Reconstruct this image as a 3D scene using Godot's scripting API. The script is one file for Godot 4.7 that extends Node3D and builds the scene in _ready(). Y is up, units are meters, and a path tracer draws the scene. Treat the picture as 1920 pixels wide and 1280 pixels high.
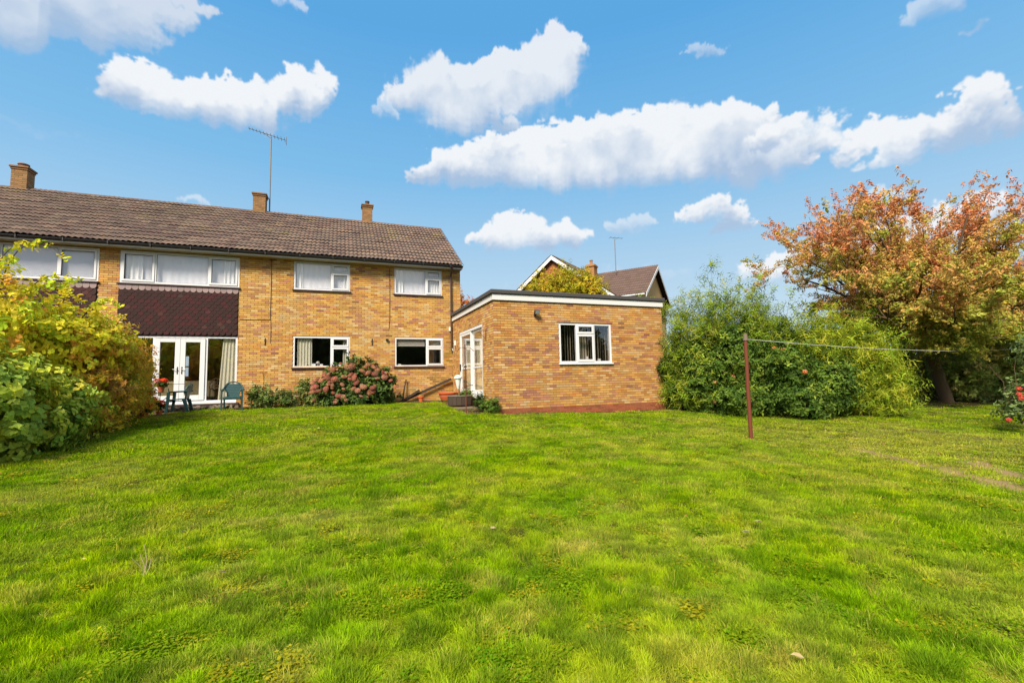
extends Node3D
# A garden behind a two-storey yellow brick house with a flat-roofed extension, seen across a lawn.
# y is up, metres; the facade lies in the plane z = ZF, x runs along it to the right, the lawn lies towards +z.

const ZF := -18.06          # face of the house bricks
const XR := 4.66            # right end of the house
const XL := -14.5           # left end of the house, outside the frame
const EX0 := 4.32           # extension: left wall
const EX1 := 10.48          # extension: right wall
const EZ := -12.8           # extension: front wall
const EYE := Vector3(0, 0, 0)

var rng := RandomNumberGenerator.new()
var used := {}
var M := {}
var grain: NoiseTexture2D
var speck: NoiseTexture2D
var bump: NoiseTexture2D
var n1 := FastNoiseLite.new()
var n2 := FastNoiseLite.new()

# ------------------------------------------------------------------ mesh helper
class MB:
	var v := PackedVector3Array()
	var n := PackedVector3Array()
	var c := PackedColorArray()
	var uv := PackedVector2Array()
	var i := PackedInt32Array()
	var col := Color.WHITE
	func vert(p: Vector3, nn: Vector3, u := Vector2.ZERO) -> int:
		v.append(p); n.append(nn); c.append(col); uv.append(u)
		return v.size() - 1
	func tri(a: Vector3, b: Vector3, d: Vector3) -> void:   # counter-clockwise seen from outside
		var nn := (b - a).cross(d - a).normalized()
		var k := v.size()
		vert(a, nn); vert(b, nn); vert(d, nn)
		i.append_array([k, k + 2, k + 1])
	func quad(a: Vector3, b: Vector3, d: Vector3, e: Vector3) -> void:
		var nn := (b - a).cross(d - a).normalized()
		if nn.length_squared() < 0.5:
			nn = (d - a).cross(e - a).normalized()
		var k := v.size()
		vert(a, nn, Vector2(0, 0)); vert(b, nn, Vector2(1, 0)); vert(d, nn, Vector2(1, 1)); vert(e, nn, Vector2(0, 1))
		i.append_array([k, k + 2, k + 1, k, k + 3, k + 2])
	func box(ce: Vector3, s: Vector3, b := Basis()) -> void:
		var h := s * 0.5
		var p := []
		for k in 8:
			p.append(ce + b * Vector3(h.x if k & 1 else -h.x, h.y if k & 2 else -h.y, h.z if k & 4 else -h.z))
		quad(p[4], p[5], p[7], p[6]); quad(p[1], p[0], p[2], p[3])
		quad(p[5], p[1], p[3], p[7]); quad(p[0], p[4], p[6], p[2])
		quad(p[6], p[7], p[3], p[2]); quad(p[0], p[1], p[5], p[4])
	func bbox(lo: Vector3, hi: Vector3) -> void:
		box((lo + hi) * 0.5, hi - lo)
	func cbox(ce: Vector3, s: Vector3, ch: float, b := Basis()) -> void:   # chamfered box
		var h := s * 0.5
		var q := h - Vector3(ch, ch, ch)
		for ax in 3:
			for sg in [-1.0, 1.0]:
				var f := []
				for k in [[-1, -1], [1, -1], [1, 1], [-1, 1]]:
					var pp := Vector3.ZERO
					pp[ax] = h[ax] * sg
					pp[(ax + 1) % 3] = q[(ax + 1) % 3] * k[0]
					pp[(ax + 2) % 3] = q[(ax + 2) % 3] * k[1]
					f.append(ce + b * pp)
				if sg > 0: quad(f[0], f[1], f[2], f[3])
				else: quad(f[3], f[2], f[1], f[0])
		for ax in 3:
			var a1 := (ax + 1) % 3
			var a2 := (ax + 2) % 3
			for s1 in [-1.0, 1.0]:
				for s2 in [-1.0, 1.0]:
					var f := []
					for k in [[-1, 0], [1, 0], [1, 1], [-1, 1]]:
						var pp := Vector3.ZERO
						pp[ax] = q[ax] * k[0]
						pp[a1] = (h[a1] if k[1] == 0 else q[a1]) * s1
						pp[a2] = (q[a2] if k[1] == 0 else h[a2]) * s2
						f.append(ce + b * pp)
					if s1 * s2 > 0: quad(f[0], f[1], f[2], f[3])
					else: quad(f[3], f[2], f[1], f[0])
		for sx in [-1.0, 1.0]:
			for sy in [-1.0, 1.0]:
				for sz in [-1.0, 1.0]:
					var a := ce + b * Vector3(h.x * sx, q.y * sy, q.z * sz)
					var d := ce + b * Vector3(q.x * sx, h.y * sy, q.z * sz)
					var e := ce + b * Vector3(q.x * sx, q.y * sy, h.z * sz)
					if sx * sy * sz > 0: tri(a, d, e)
					else: tri(a, e, d)
	func tube(pts: Array, rad: Array, sides := 8, cap := true) -> void:
		var m := pts.size()
		var first := v.size()
		var prev := Vector3.ZERO
		for k in m:
			var t: Vector3 = (pts[min(k + 1, m - 1)] - pts[max(k - 1, 0)]).normalized()
			var r: Vector3 = prev - t * prev.dot(t)
			if r.length() < 0.01:
				r = t.cross(Vector3.UP if absf(t.y) < 0.9 else Vector3.RIGHT)
			r = r.normalized()
			prev = r
			var s := t.cross(r)
			for j in sides:
				var a := TAU * j / sides
				var d := r * cos(a) + s * sin(a)
				vert(pts[k] + d * rad[k], d, Vector2(float(j) / sides, k))
		for k in m - 1:
			for j in sides:
				var a := first + k * sides + j
				var b := first + k * sides + (j + 1) % sides
				i.append_array([a, a + sides, b, b, a + sides, b + sides])
		if cap:
			for e in [0, m - 1]:
				var t: Vector3 = (pts[1] - pts[0]).normalized() * -1.0 if e == 0 else (pts[m - 1] - pts[m - 2]).normalized()
				var k0 := v.size()
				vert(pts[e], t)
				for j in sides:
					vert(v[first + e * sides + j], t)
				for j in sides:
					if e == 0: i.append_array([k0, k0 + 1 + j, k0 + 1 + (j + 1) % sides])
					else: i.append_array([k0, k0 + 1 + (j + 1) % sides, k0 + 1 + j])
	func lathe(prof: Array, segs := 16, x := Transform3D()) -> void:    # profile (r, y) from bottom to top, outside
		for k in prof.size() - 1:
			var p: Vector2 = prof[k]
			var q: Vector2 = prof[k + 1]
			var d := q - p
			if d.length() < 1e-6: continue
			var nn := Vector2(d.y, -d.x).normalized()
			var first := v.size()
			for j in segs + 1:
				var a := TAU * j / segs
				var w := Vector3(cos(a), 0, sin(a))
				var no := (x.basis * (w * nn.x + Vector3.UP * nn.y)).normalized()
				vert(x * (w * p.x + Vector3.UP * p.y), no)
				vert(x * (w * q.x + Vector3.UP * q.y), no)
			for j in segs:
				var a := first + j * 2
				i.append_array([a, a + 2, a + 1, a + 1, a + 2, a + 3])
	func prism(poly: Array, depth: float, x := Transform3D()) -> void:   # polygon (ccw) in local xy, extruded from z = 0 to -depth
		var pk := PackedVector2Array(poly)
		var t := Geometry2D.triangulate_polygon(pk)
		for k in range(0, t.size(), 3):
			var a := pk[t[k]]
			var b := pk[t[k + 1]]
			var d := pk[t[k + 2]]
			if (b - a).cross(d - a) < 0:
				var s := b
				b = d
				d = s
			tri(x * Vector3(a.x, a.y, 0), x * Vector3(b.x, b.y, 0), x * Vector3(d.x, d.y, 0))
			tri(x * Vector3(a.x, a.y, -depth), x * Vector3(d.x, d.y, -depth), x * Vector3(b.x, b.y, -depth))
		for k in pk.size():
			var a := pk[k]
			var b := pk[(k + 1) % pk.size()]
			quad(x * Vector3(a.x, a.y, -depth), x * Vector3(b.x, b.y, -depth), x * Vector3(b.x, b.y, 0), x * Vector3(a.x, a.y, 0))
	func mesh() -> ArrayMesh:
		var a := []
		a.resize(Mesh.ARRAY_MAX)
		a[Mesh.ARRAY_VERTEX] = v
		a[Mesh.ARRAY_NORMAL] = n
		a[Mesh.ARRAY_COLOR] = c
		a[Mesh.ARRAY_TEX_UV] = uv
		a[Mesh.ARRAY_INDEX] = i
		var m := ArrayMesh.new()
		m.add_surface_from_arrays(Mesh.PRIMITIVE_TRIANGLES, a)
		return m

# ------------------------------------------------------------------ naming and node helpers
func put(o: Node3D, called: String, parent: Node = null) -> void:
	var p: Node = parent if parent else self
	var key := str(p.get_instance_id()) + called
	var k: int = used.get(key, 0)
	used[key] = k + 1
	o.name = called if k == 0 else "%s_%03d" % [called, k]
	p.add_child(o, true)

func thing(called: String, label: String, category: String, at := Vector3.ZERO, turn := 0.0, group := "") -> Node3D:
	var o := Node3D.new()
	put(o, called)
	o.position = at
	o.rotation.y = turn
	tag(o, label, category, group)
	return o

func tag(o: Node3D, label: String, category: String, group := "") -> void:
	o.set_meta("label", label)
	o.set_meta("category", category)
	if group: o.set_meta("group", group)

func obj(called: String, mesh, m: Material, parent: Node = null) -> MeshInstance3D:
	var o := MeshInstance3D.new()
	o.mesh = mesh.mesh() if mesh is MB else mesh
	o.material_override = m
	put(o, called, parent)
	return o

func stuff(called: String, mesh: Mesh, m: Material, places: Array, tints: Array, parent: Node = null) -> MultiMeshInstance3D:
	var mm := MultiMesh.new()
	mm.transform_format = MultiMesh.TRANSFORM_3D
	mm.use_colors = true
	mm.mesh = mesh
	mm.instance_count = places.size()
	for k in places.size():
		mm.set_instance_transform(k, places[k])
		mm.set_instance_color(k, tints[k])
	var o := MultiMeshInstance3D.new()
	o.multimesh = mm
	o.material_override = m
	o.set_meta("kind", "stuff")
	put(o, called, parent)
	return o

func mat(c: Color, rough := 0.8, spec := 0.5) -> StandardMaterial3D:     # colour given as linear base colour
	var m := StandardMaterial3D.new()
	m.albedo_color = c.linear_to_srgb()
	m.roughness = rough
	m.metallic_specular = spec
	return m

func tinted(c: Color, rough := 0.8, spec := 0.5, tex: Texture2D = null, scale := 1.0) -> StandardMaterial3D:
	var m := mat(c, rough, spec)
	m.vertex_color_use_as_albedo = true
	if tex:
		m.albedo_texture = tex
		m.uv1_triplanar = true
		m.uv1_world_triplanar = true
		m.uv1_scale = Vector3(scale, scale, scale)
	return m

func grained(c: Color, rough: float, spec: float, tex: Texture2D, scale: float) -> StandardMaterial3D:
	var m := mat(c, rough, spec)
	m.albedo_texture = tex
	m.uv1_triplanar = true
	m.uv1_world_triplanar = true
	m.uv1_scale = Vector3(scale, scale, scale)
	return m

func leafy(rough := 0.55, back := 0.5, spec := 0.4) -> StandardMaterial3D:
	var m := mat(Color(1, 1, 1), rough, spec)
	m.vertex_color_use_as_albedo = true
	m.backlight_enabled = true
	m.backlight = Color(back, back, back)
	return m

func noise_tex(freq: float, lo: float, hi: float, oct := 4, sd := 1, size := 512) -> NoiseTexture2D:
	var f := FastNoiseLite.new()
	f.noise_type = FastNoiseLite.TYPE_SIMPLEX_SMOOTH
	f.seed = sd
	f.frequency = freq
	f.fractal_octaves = oct
	var t := NoiseTexture2D.new()
	t.width = size
	t.height = size
	t.seamless = true
	t.noise = f
	var g := Gradient.new()
	g.set_color(0, Color(lo, lo, lo))
	g.set_color(1, Color(hi, hi, hi))
	t.color_ramp = g
	return t

func rnd(a: float, b: float) -> float:
	return rng.randf_range(a, b)

func mixc(a: Color, b: Color, t: float) -> Color:
	return a.lerp(b, clampf(t, 0.0, 1.0))

func jit(c: Color, amt: float) -> Color:
	var k := 1.0 + rnd(-amt, amt)
	return Color(c.r * k * (1.0 + rnd(-amt, amt) * 0.4), c.g * k, c.b * k)

func ground_y(x: float, z: float) -> float:
	var d := clampf(-z, -14.0, 24.0)
	var y := -1.5
	if d > 0.0:
		y = -1.5 + 0.0203 * d + 0.00155 * d * d
		if d > 15.0: y = -1.5 + 0.0203 * 15.0 + 0.00155 * 225.0 + (1.0 - exp(-(d - 15.0) * 0.35)) * 0.12
	if x > 4.0: y -= 0.25 * (1.0 - exp(-(x - 4.0) / 6.0))
	y += 0.035 * n1.get_noise_2d(x * 6.0, z * 6.0) + 0.02 * n1.get_noise_2d(x * 22.0, z * 22.0)
	return y

# ------------------------------------------------------------------ scene
func _ready() -> void:
	rng.seed = 20240611
	n1.seed = 5; n1.frequency = 0.05; n1.fractal_octaves = 3
	n2.seed = 11; n2.frequency = 0.11; n2.fractal_octaves = 3
	# camera: about 1.5 m above the lawn, turned 21 degrees to the right, tilted slightly up, 16 mm lens
	var cam := Camera3D.new()
	cam.name = "camera"
	add_child(cam)
	cam.transform = Transform3D(Basis.from_euler(Vector3(deg_to_rad(4.698), deg_to_rad(-20.911), deg_to_rad(-1.234)), EULER_ORDER_YXZ), EYE)
	cam.fov = 73.78
	cam.near = 0.05
	cam.far = 3000.0
	cam.current = true
	# sky, sun, exposure
	var env := Environment.new()
	env.background_mode = Environment.BG_SKY
	var sky := Sky.new()
	var pan := PanoramaSkyMaterial.new()
	pan.panorama = sky_picture()
	sky.sky_material = pan
	env.sky = sky
	env.background_energy_multiplier = 1.0
	env.tonemap_mode = Environment.TONE_MAPPER_LINEAR
	env.tonemap_exposure = EXPOSURE
	env.sdfgi_enabled = true
	env.ssao_enabled = true
	env.ssil_enabled = true
	var we := WorldEnvironment.new()
	we.name = "world_environment"
	we.environment = env
	add_child(we)
	var sun := DirectionalLight3D.new()
	sun.name = "sun"
	sun.light_color = Color(1.0, 0.95, 0.86)
	sun.light_energy = 1.2
	sun.light_angular_distance = 18.0
	sun.shadow_enabled = true
	add_child(sun)
	sun.look_at_from_position(Vector3(-0.48, 0.72, 0.54) * 60.0, Vector3.ZERO)

	make_materials()
	make_ground()
	make_house()
	make_extension()
	make_far_house()
	make_trees()
	make_shrubs()
	make_garden_things()
	make_grass()

const EXPOSURE := 2.25

# ------------------------------------------------------------------ sky: air and clouds in azimuth (degrees, 0 = -z, 90 = +x) and elevation
func sky_picture() -> ImageTexture:
	var w := 3072
	var h := 1536
	var img := Image.create(w, h, false, Image.FORMAT_RGB8)
	var top := Color(0.115, 0.40, 0.77)
	var mid := Color(0.22, 0.515, 0.83)
	var low := Color(0.58, 0.75, 0.88)
	var rows := []
	for y in h:
		var el := 90.0 - (y + 0.5) * 180.0 / h
		var c: Color
		if el > 38.0: c = mixc(top, Color(0.09, 0.33, 0.70), (el - 38.0) / 52.0)
		elif el > 24.0: c = mixc(mid, top, (el - 24.0) / 14.0)
		elif el > 6.0: c = mixc(low, mid, (el - 6.0) / 18.0)
		else: c = low
		c = Color(c.r / EXPOSURE, c.g / EXPOSURE, c.b / EXPOSURE)
		rows.append(c)
		img.fill_rect(Rect2i(0, y, w, 1), c.linear_to_srgb())
	var clouds := [
		[0.92, [[-27.1, 30.8, 4.7, 2.3], [-23.3, 31.9, 4.2, 1.9], [-20.2, 33.9, 3.6, 1.6], [-16.8, 35.3, 4.4, 1.0], [-23.9, 30.2, 2.8, 0.8], [-30.7, 28.6, 3.4, 2.1]], 0.55],
		[1.0, [[-19.1, 27.8, 2.9, 2.0], [-20.9, 26.5, 1.7, 1.0], [-16.4, 27.1, 3.8, 1.7], [-12.2, 28.5, 3.6, 2.0], [-8.1, 29.5, 3.9, 1.8], [-3.5, 32.1, 2.4, 1.8], [-12.2, 27.1, 5.5, 1.1], [-5.9, 30.1, 4.0, 1.5]]],
		[0.97, [[12.5, 32.4, 5.0, 3.2], [17.4, 32.8, 5.9, 3.2], [24.5, 33.7, 5.3, 3.5], [27.7, 36.8, 2.4, 2.3], [22.1, 35.8, 3.4, 1.5], [15.9, 29.9, 5.1, 1.2]], 0.85],
		[0.5, [[5.1, 30.8, 1.1, 1.0]]],
		[1.0, [[11.7, 24.3, 3.7, 1.6], [15.8, 25.7, 4.4, 2.2], [21.4, 26.4, 5.0, 2.6], [27.7, 26.7, 6.2, 3.1], [34.4, 26.4, 6.5, 3.5], [41.5, 26.2, 6.7, 3.5], [44.6, 27.5, 4.3, 1.9], [49.1, 26.3, 3.0, 1.7], [46.6, 23.1, 6.9, 2.4], [52.0, 21.2, 3.9, 1.8], [37.5, 23.2, 11.8, 1.5], [24.1, 23.9, 9.5, 1.3]]],
		[1.0, [[54.7, 24.4, 3.9, 2.0], [58.3, 22.4, 3.8, 1.6], [62.5, 21.0, 4.2, 1.5], [65.5, 21.1, 3.2, 1.8], [67.7, 22.1, 1.6, 2.2], [69.5, 19.5, 2.5, 1.5], [63.1, 19.6, 4.9, 0.6]]],
		[1.0, [[45.8, 17.9, 3.6, 2.0], [48.0, 16.4, 1.9, 1.0]]],
		[1.0, [[23.3, 17.8, 6.0, 2.4], [19.1, 16.9, 4.1, 1.3], [27.3, 17.0, 2.9, 1.4]]],
		[0.5, [[36.6, 17.9, 2.8, 1.2]]],
		[0.5, [[61.1, 16.4, 1.2, 1.3]]],
		[1.0, [[56.7, 12.3, 3.3, 1.8], [52.8, 11.3, 3.0, 1.3], [59.0, 13.0, 1.9, 1.2], [66.3, 12.9, 4.1, 1.9], [49.7, 11.1, 3.6, 1.2], [62.5, 11.3, 4.6, 2.0]]],
		[0.5, [[66.2, 30.4, 2.0, 1.1], [68.9, 28.0, 1.1, 0.4]]],
		[0.5, [[44.8, 34.6, 1.1, 0.6], [46.5, 33.9, 1.6, 0.6]]],
		[0.5, [[-6.4, 38.5, 2.2, 0.7]]],
		[0.5, [[-14.3, 18.6, 1.3, 0.5]]],
		[0.2, [[32.5, 11.9, 16.6, 1.4]]],
		[0.14, [[-28.0, 22.0, 6.0, 0.6]]],
	]
	# the same kind of cloud over the rest of the sky
	var r := RandomNumberGenerator.new()
	r.seed = 77
	for k in 120:
		var az := r.randf_range(84.0, 318.0)
		var el := r.randf_range(7.0, 66.0)
		var size := r.randf_range(3.0, 8.0)
		var puffs := []
		for j in r.randi_range(3, 9):
			puffs.append([az + r.randf_range(-2.2, 2.2) * size, el + r.randf_range(-0.25, 0.45) * size, size * r.randf_range(0.6, 1.3), size * r.randf_range(0.3, 0.62)])
		clouds.append([r.randf_range(0.5, 1.0), puffs])
	var f := FastNoiseLite.new()
	f.seed = 3
	f.frequency = 0.020
	f.fractal_octaves = 6
	f.fractal_gain = 0.58
	var fine := f.get_image(1024, 512, false, false, false)
	fine.convert(Image.FORMAT_L8)
	var nb := fine.get_data()
	f.seed = 9
	f.frequency = 0.006
	f.fractal_octaves = 4
	var soft := f.get_image(1024, 512, false, false, false)
	soft.convert(Image.FORMAT_L8)
	var sb := soft.get_data()
	var data := img.get_data()
	for cl in clouds:
		var dens: float = cl[0]
		var bright: float = cl[2] if cl.size() > 2 else 1.0
		var puffs: Array = []
		# billows: every puff carries smaller ones round its upper edge
		for p in cl[1]:
			puffs.append(p)
			if dens < 0.45: continue
			for j in 9:
				var a: float = r.randf_range(-0.25, PI + 0.25)
				var q := r.randf_range(0.25, 0.5)
				puffs.append([p[0] + cos(a) * p[2] * r.randf_range(0.6, 0.95) / cos(deg_to_rad(p[1])), p[1] + sin(a) * p[3] * r.randf_range(0.6, 0.92), minf(p[2], p[3] * 2.0) * q, p[3] * q * 1.15])
		var a0 := 999.0
		var a1 := -999.0
		var e0 := 99.0
		var e1 := -99.0
		for p in puffs:
			var k: float = cos(deg_to_rad(p[1]))
			a0 = minf(a0, p[0] - 1.5 * p[2] / k); a1 = maxf(a1, p[0] + 1.5 * p[2] / k)
			e0 = minf(e0, p[1] - 1.5 * p[3]); e1 = maxf(e1, p[1] + 1.5 * p[3])
		var y0 := int((90.0 - e1) / 180.0 * h)
		var y1 := int((90.0 - e0) / 180.0 * h)
		var x0 := int(floor(a0 / 360.0 * w))
		var x1 := int(ceil(a1 / 360.0 * w))
		var bw := x1 - x0 + 1
		var bh := y1 - y0 + 1
		# density field of this cloud, puff by puff
		var field := PackedFloat32Array()
		field.resize(bw * bh)
		for p in puffs:
			var ck := cos(deg_to_rad(p[1]))
			var rx: float = p[2] / ck * 1.5 * w / 360.0
			var ry: float = p[3] * 1.5 * h / 180.0
			var cx: float = p[0] * w / 360.0 - 0.5 - x0
			var cy: float = (90.0 - p[1]) * h / 180.0 - 0.5 - y0
			for y in range(maxi(0, int(cy - ry)), mini(bh - 1, int(cy + ry) + 1) + 1):
				var dy := (y - cy) / ry
				for x in range(maxi(0, int(cx - rx)), mini(bw - 1, int(cx + rx) + 1) + 1):
					var dx := (x - cx) / rx
					var g := 1.0 - dx * dx - dy * dy
					if g > 0.0: field[y * bw + x] += g * g
		var smooth_field := field.duplicate()
		for y in bh:
			for x in bw:
				var ni := ((((y + y0) * 2) & 511) << 10) + (((x + x0) * 2 + 3000) & 1023)
				var nj := ((((y + y0) * 2 + 237) & 511) << 10) + (((x + x0) * 2 + 3391) & 1023)
				var si := (((y + y0) & 511) << 10) + ((x + x0 + 3000) & 1023)
				var qx := clampi(x + int((nb[nj] - 128) * 0.13), 0, bw - 1)
				var qy := clampi(y + int((nb[ni] - 128) * 0.085), 0, bh - 1)
				var s := smooth_field[qy * bw + qx]
				if s > 0.0: field[y * bw + x] = minf(s, 1.4) - 0.58 + ((nb[(ni + 7777) & 524287] - 128) * 0.0052 + (sb[si] - 128) * 0.0050) * clampf(1.3 - s, 0.2, 1.0)
				else: field[y * bw + x] = -0.5
		for y in bh:
			for x in bw:
				var s := field[y * bw + x]
				if s <= 0.0: continue
				var up := 0.0
				var dn := 0.0
				for k in [5, 11, 18]:
					up += maxf(-0.2, field[maxi(y - k, 0) * bw + maxi(x - k / 2, 0)])
					dn += maxf(-0.2, field[mini(y + k, bh - 1) * bw + x])
				var flat := clampf((up - dn) * 0.30, 0.0, 1.0)           # towards the base
				var al := s / (0.56 + 0.9 * flat)
				al = 1.0 if al > 1.0 else al * al * (3.0 - 2.0 * al)
				al *= 0.97 * (1.0 if dens > 0.99 else dens)
				var si := (((y + y0 + 200) & 511) << 10) + ((x + x0 + 3300) & 1023)
				var ni2 := ((((y + y0) * 2) & 511) << 10) + (((x + x0) * 2 + 3000) & 1023)
				var lit := clampf(0.75 + (dn - up) * 0.27 + (sb[si] - 128) * 0.0095 + (nb[ni2] - 128) * 0.0022, 0.0, 1.0) * bright
				var cr := lerpf(0.42, 0.90, lit) / EXPOSURE
				var cg := lerpf(0.55, 0.925, lit) / EXPOSURE
				var cb := lerpf(0.74, 0.955, lit) / EXPOSURE
				var at := ((y + y0) * w + posmod(x + x0, w)) * 3
				var o := Color(data[at] / 255.0, data[at + 1] / 255.0, data[at + 2] / 255.0).srgb_to_linear()
				var t := Color(lerpf(o.r, cr, al), lerpf(o.g, cg, al), lerpf(o.b, cb, al)).linear_to_srgb()
				data[at] = int(clampf(t.r, 0, 1) * 255.0 + 0.5)
				data[at + 1] = int(clampf(t.g, 0, 1) * 255.0 + 0.5)
				data[at + 2] = int(clampf(t.b, 0, 1) * 255.0 + 0.5)
	return ImageTexture.create_from_image(Image.create_from_data(w, h, false, Image.FORMAT_RGB8, data))

# ------------------------------------------------------------------ materials
func make_materials() -> void:
	grain = noise_tex(0.02, 0.88, 1.0, 5, 2)
	speck = noise_tex(0.06, 0.76, 1.0, 4, 7)
	bump = noise_tex(0.05, 0.0, 1.0, 5, 4)
	M.brick = tinted(Color(1, 1, 1), 0.9, 0.3, speck, 3.0)
	M.mortar = grained(Color(0.26, 0.165, 0.08), 0.95, 0.2, grain, 1.5)
	M.mortar_dark = grained(Color(0.26, 0.19, 0.12), 0.95, 0.2, grain, 1.5)
	M.upvc = mat(Color(0.62, 0.62, 0.65), 0.4, 0.5)
	M.painted = mat(Color(0.60, 0.595, 0.61), 0.5, 0.4)
	M.soffit = grained(Color(0.42, 0.37, 0.24), 0.7, 0.3, grain, 1.2)
	M.sill = grained(Color(0.055, 0.03, 0.03), 0.6, 0.4, grain, 3.0)
	M.gutter = mat(Color(0.025, 0.02, 0.022), 0.4, 0.5)
	M.pipe = grained(Color(0.085, 0.05, 0.045), 0.5, 0.4, grain, 3.0)
	M.black = mat(Color(0.012, 0.012, 0.013), 0.5, 0.5)
	M.steel = mat(Color(0.55, 0.55, 0.57), 0.3, 0.5)
	M.steel.metallic = 0.9
	M.felt = grained(Color(0.085, 0.08, 0.082), 0.9, 0.3, speck, 2.0)
	M.roofdeck = mat(Color(0.03, 0.022, 0.02), 0.95, 0.2)
	M.tile = tinted(Color(1, 1, 1), 0.85, 0.35, speck, 2.2)
	M.hung = tinted(Color(1, 1, 1), 0.75, 0.35, speck, 3.0)
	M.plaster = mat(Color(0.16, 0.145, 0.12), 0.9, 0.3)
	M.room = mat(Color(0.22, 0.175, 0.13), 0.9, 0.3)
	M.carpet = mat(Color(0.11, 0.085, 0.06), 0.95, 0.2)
	M.curtain = mat(Color(0.66, 0.63, 0.50), 0.9, 0.2)
	M.curtain.backlight_enabled = true
	M.curtain.backlight = Color(0.5, 0.5, 0.5)
	M.net = mat(Color(0.82, 0.82, 0.90), 0.95, 0.2)
	M.netlight = mat(Color(0.88, 0.88, 0.90), 0.95, 0.2)
	M.blindslat = mat(Color(0.52, 0.45, 0.33), 0.85, 0.2)
	M.sofa = grained(Color(0.40, 0.33, 0.19), 0.9, 0.2, grain, 4.0)
	M.wood = grained(Color(0.16, 0.08, 0.04), 0.6, 0.4, grain, 6.0)
	M.oldwood = grained(Color(0.075, 0.055, 0.042), 0.85, 0.3, speck, 5.0)
	M.terracotta = grained(Color(0.52, 0.13, 0.05), 0.8, 0.3, grain, 4.0)
	M.greenplastic = mat(Color(0.018, 0.060, 0.062), 0.38, 0.5)
	M.iron = grained(Color(0.02, 0.018, 0.016), 0.55, 0.5, speck, 8.0)
	M.rust = grained(Color(0.18, 0.045, 0.022), 0.75, 0.4, speck, 7.0)
	M.rope = mat(Color(0.55, 0.55, 0.50), 0.7, 0.3)
	M.white = mat(Color(0.64, 0.64, 0.62), 0.45, 0.5)
	M.bark = grained(Color(0.16, 0.11, 0.075), 0.95, 0.2, speck, 4.0)
	M.twig = mat(Color(0.10, 0.065, 0.04), 0.9, 0.2)
	M.cane = mat(Color(0.16, 0.17, 0.05), 0.6, 0.4)
	M.stone = grained(Color(0.20, 0.16, 0.12), 0.9, 0.3, speck, 4.0)
	M.leaf = leafy(0.65, 0.85, 0.2)
	M.gloss_leaf = leafy(0.55, 0.6, 0.25)
	M.petal = leafy(0.7, 0.5, 0.2)
	M.grass = leafy(0.8, 0.9, 0.0)
	M.glass = mat(Color(0.02, 0.02, 0.02), 0.0, 0.5)
	M.glass.albedo_color = Color(0.05, 0.06, 0.06, 0.02)
	M.glass.transparency = BaseMaterial3D.TRANSPARENCY_ALPHA
	M.soil = grained(Color(0.055, 0.038, 0.024), 1.0, 0.1, speck, 3.0)
	M.ground = tinted(Color(1, 1, 1), 1.0, 0.1, speck, 2.5)

# ------------------------------------------------------------------ ground
func soil_at(x: float, z: float) -> float:       # 1 where bare soil or litter shows, 0 on the lawn
	var s := 0.0
	if z < -17.0 + 0.25 * n2.get_noise_2d(x * 8.0, 3.0) and x < EX0: s = 1.0
	if x < -4.9 + 0.5 * n2.get_noise_2d(7.0, z * 6.0) + clampf((-z - 15.0) * 0.25, 0.0, 0.8): s = 1.0
	# under the hedge and the trees on the right
	var line := -12.2 + (x - 10.5) * 0.62 + 0.3 * n2.get_noise_2d(x * 6.0, 9.0)
	if x > 10.5 and x < 16.4 and z < line: s = 1.0
	if x > 20.5 and z < -9.6 - 0.15 * (x - 20.5) + 0.5 * n2.get_noise_2d(x * 5.0, 1.0): s = 0.8
	if x > EX0 - 0.9 and x < EX0 + 0.1 and z < EZ + 0.05: s = 1.0
	if x > EX0 - 0.1 and x < EX1 + 0.2 and z < EZ + 0.22 + 0.1 * n2.get_noise_2d(x * 9.0, 4.0): s = 1.0
	# two worn tracks in the grass near the right edge
	for t in [[Vector2(9.25, -5.9), Vector2(7.9, -2.5), 0.17], [Vector2(9.8, -4.5), Vector2(8.9, -3.3), 0.20]]:
		var near := Geometry2D.get_closest_point_to_segment(Vector2(x, z), t[0], t[1])
		if near.distance_to(Vector2(x, z)) < t[2] + 0.16 * n2.get_noise_2d(x * 14.0, z * 14.0): s = maxf(s, 0.85)
	return s

func dry_at(x: float, z: float) -> float:        # how straw-coloured the grass grows here
	var d := 0.5 + 0.9 * n2.get_noise_2d(x * 4.0 + 31.0, z * 4.0)
	d = d * d * 0.8
	var p := Vector2(x - 10.8, (z + 6.2) * 1.3)
	d += 1.1 * exp(-p.length_squared() / 11.0)
	return clampf(d, 0.0, 1.0)

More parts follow.
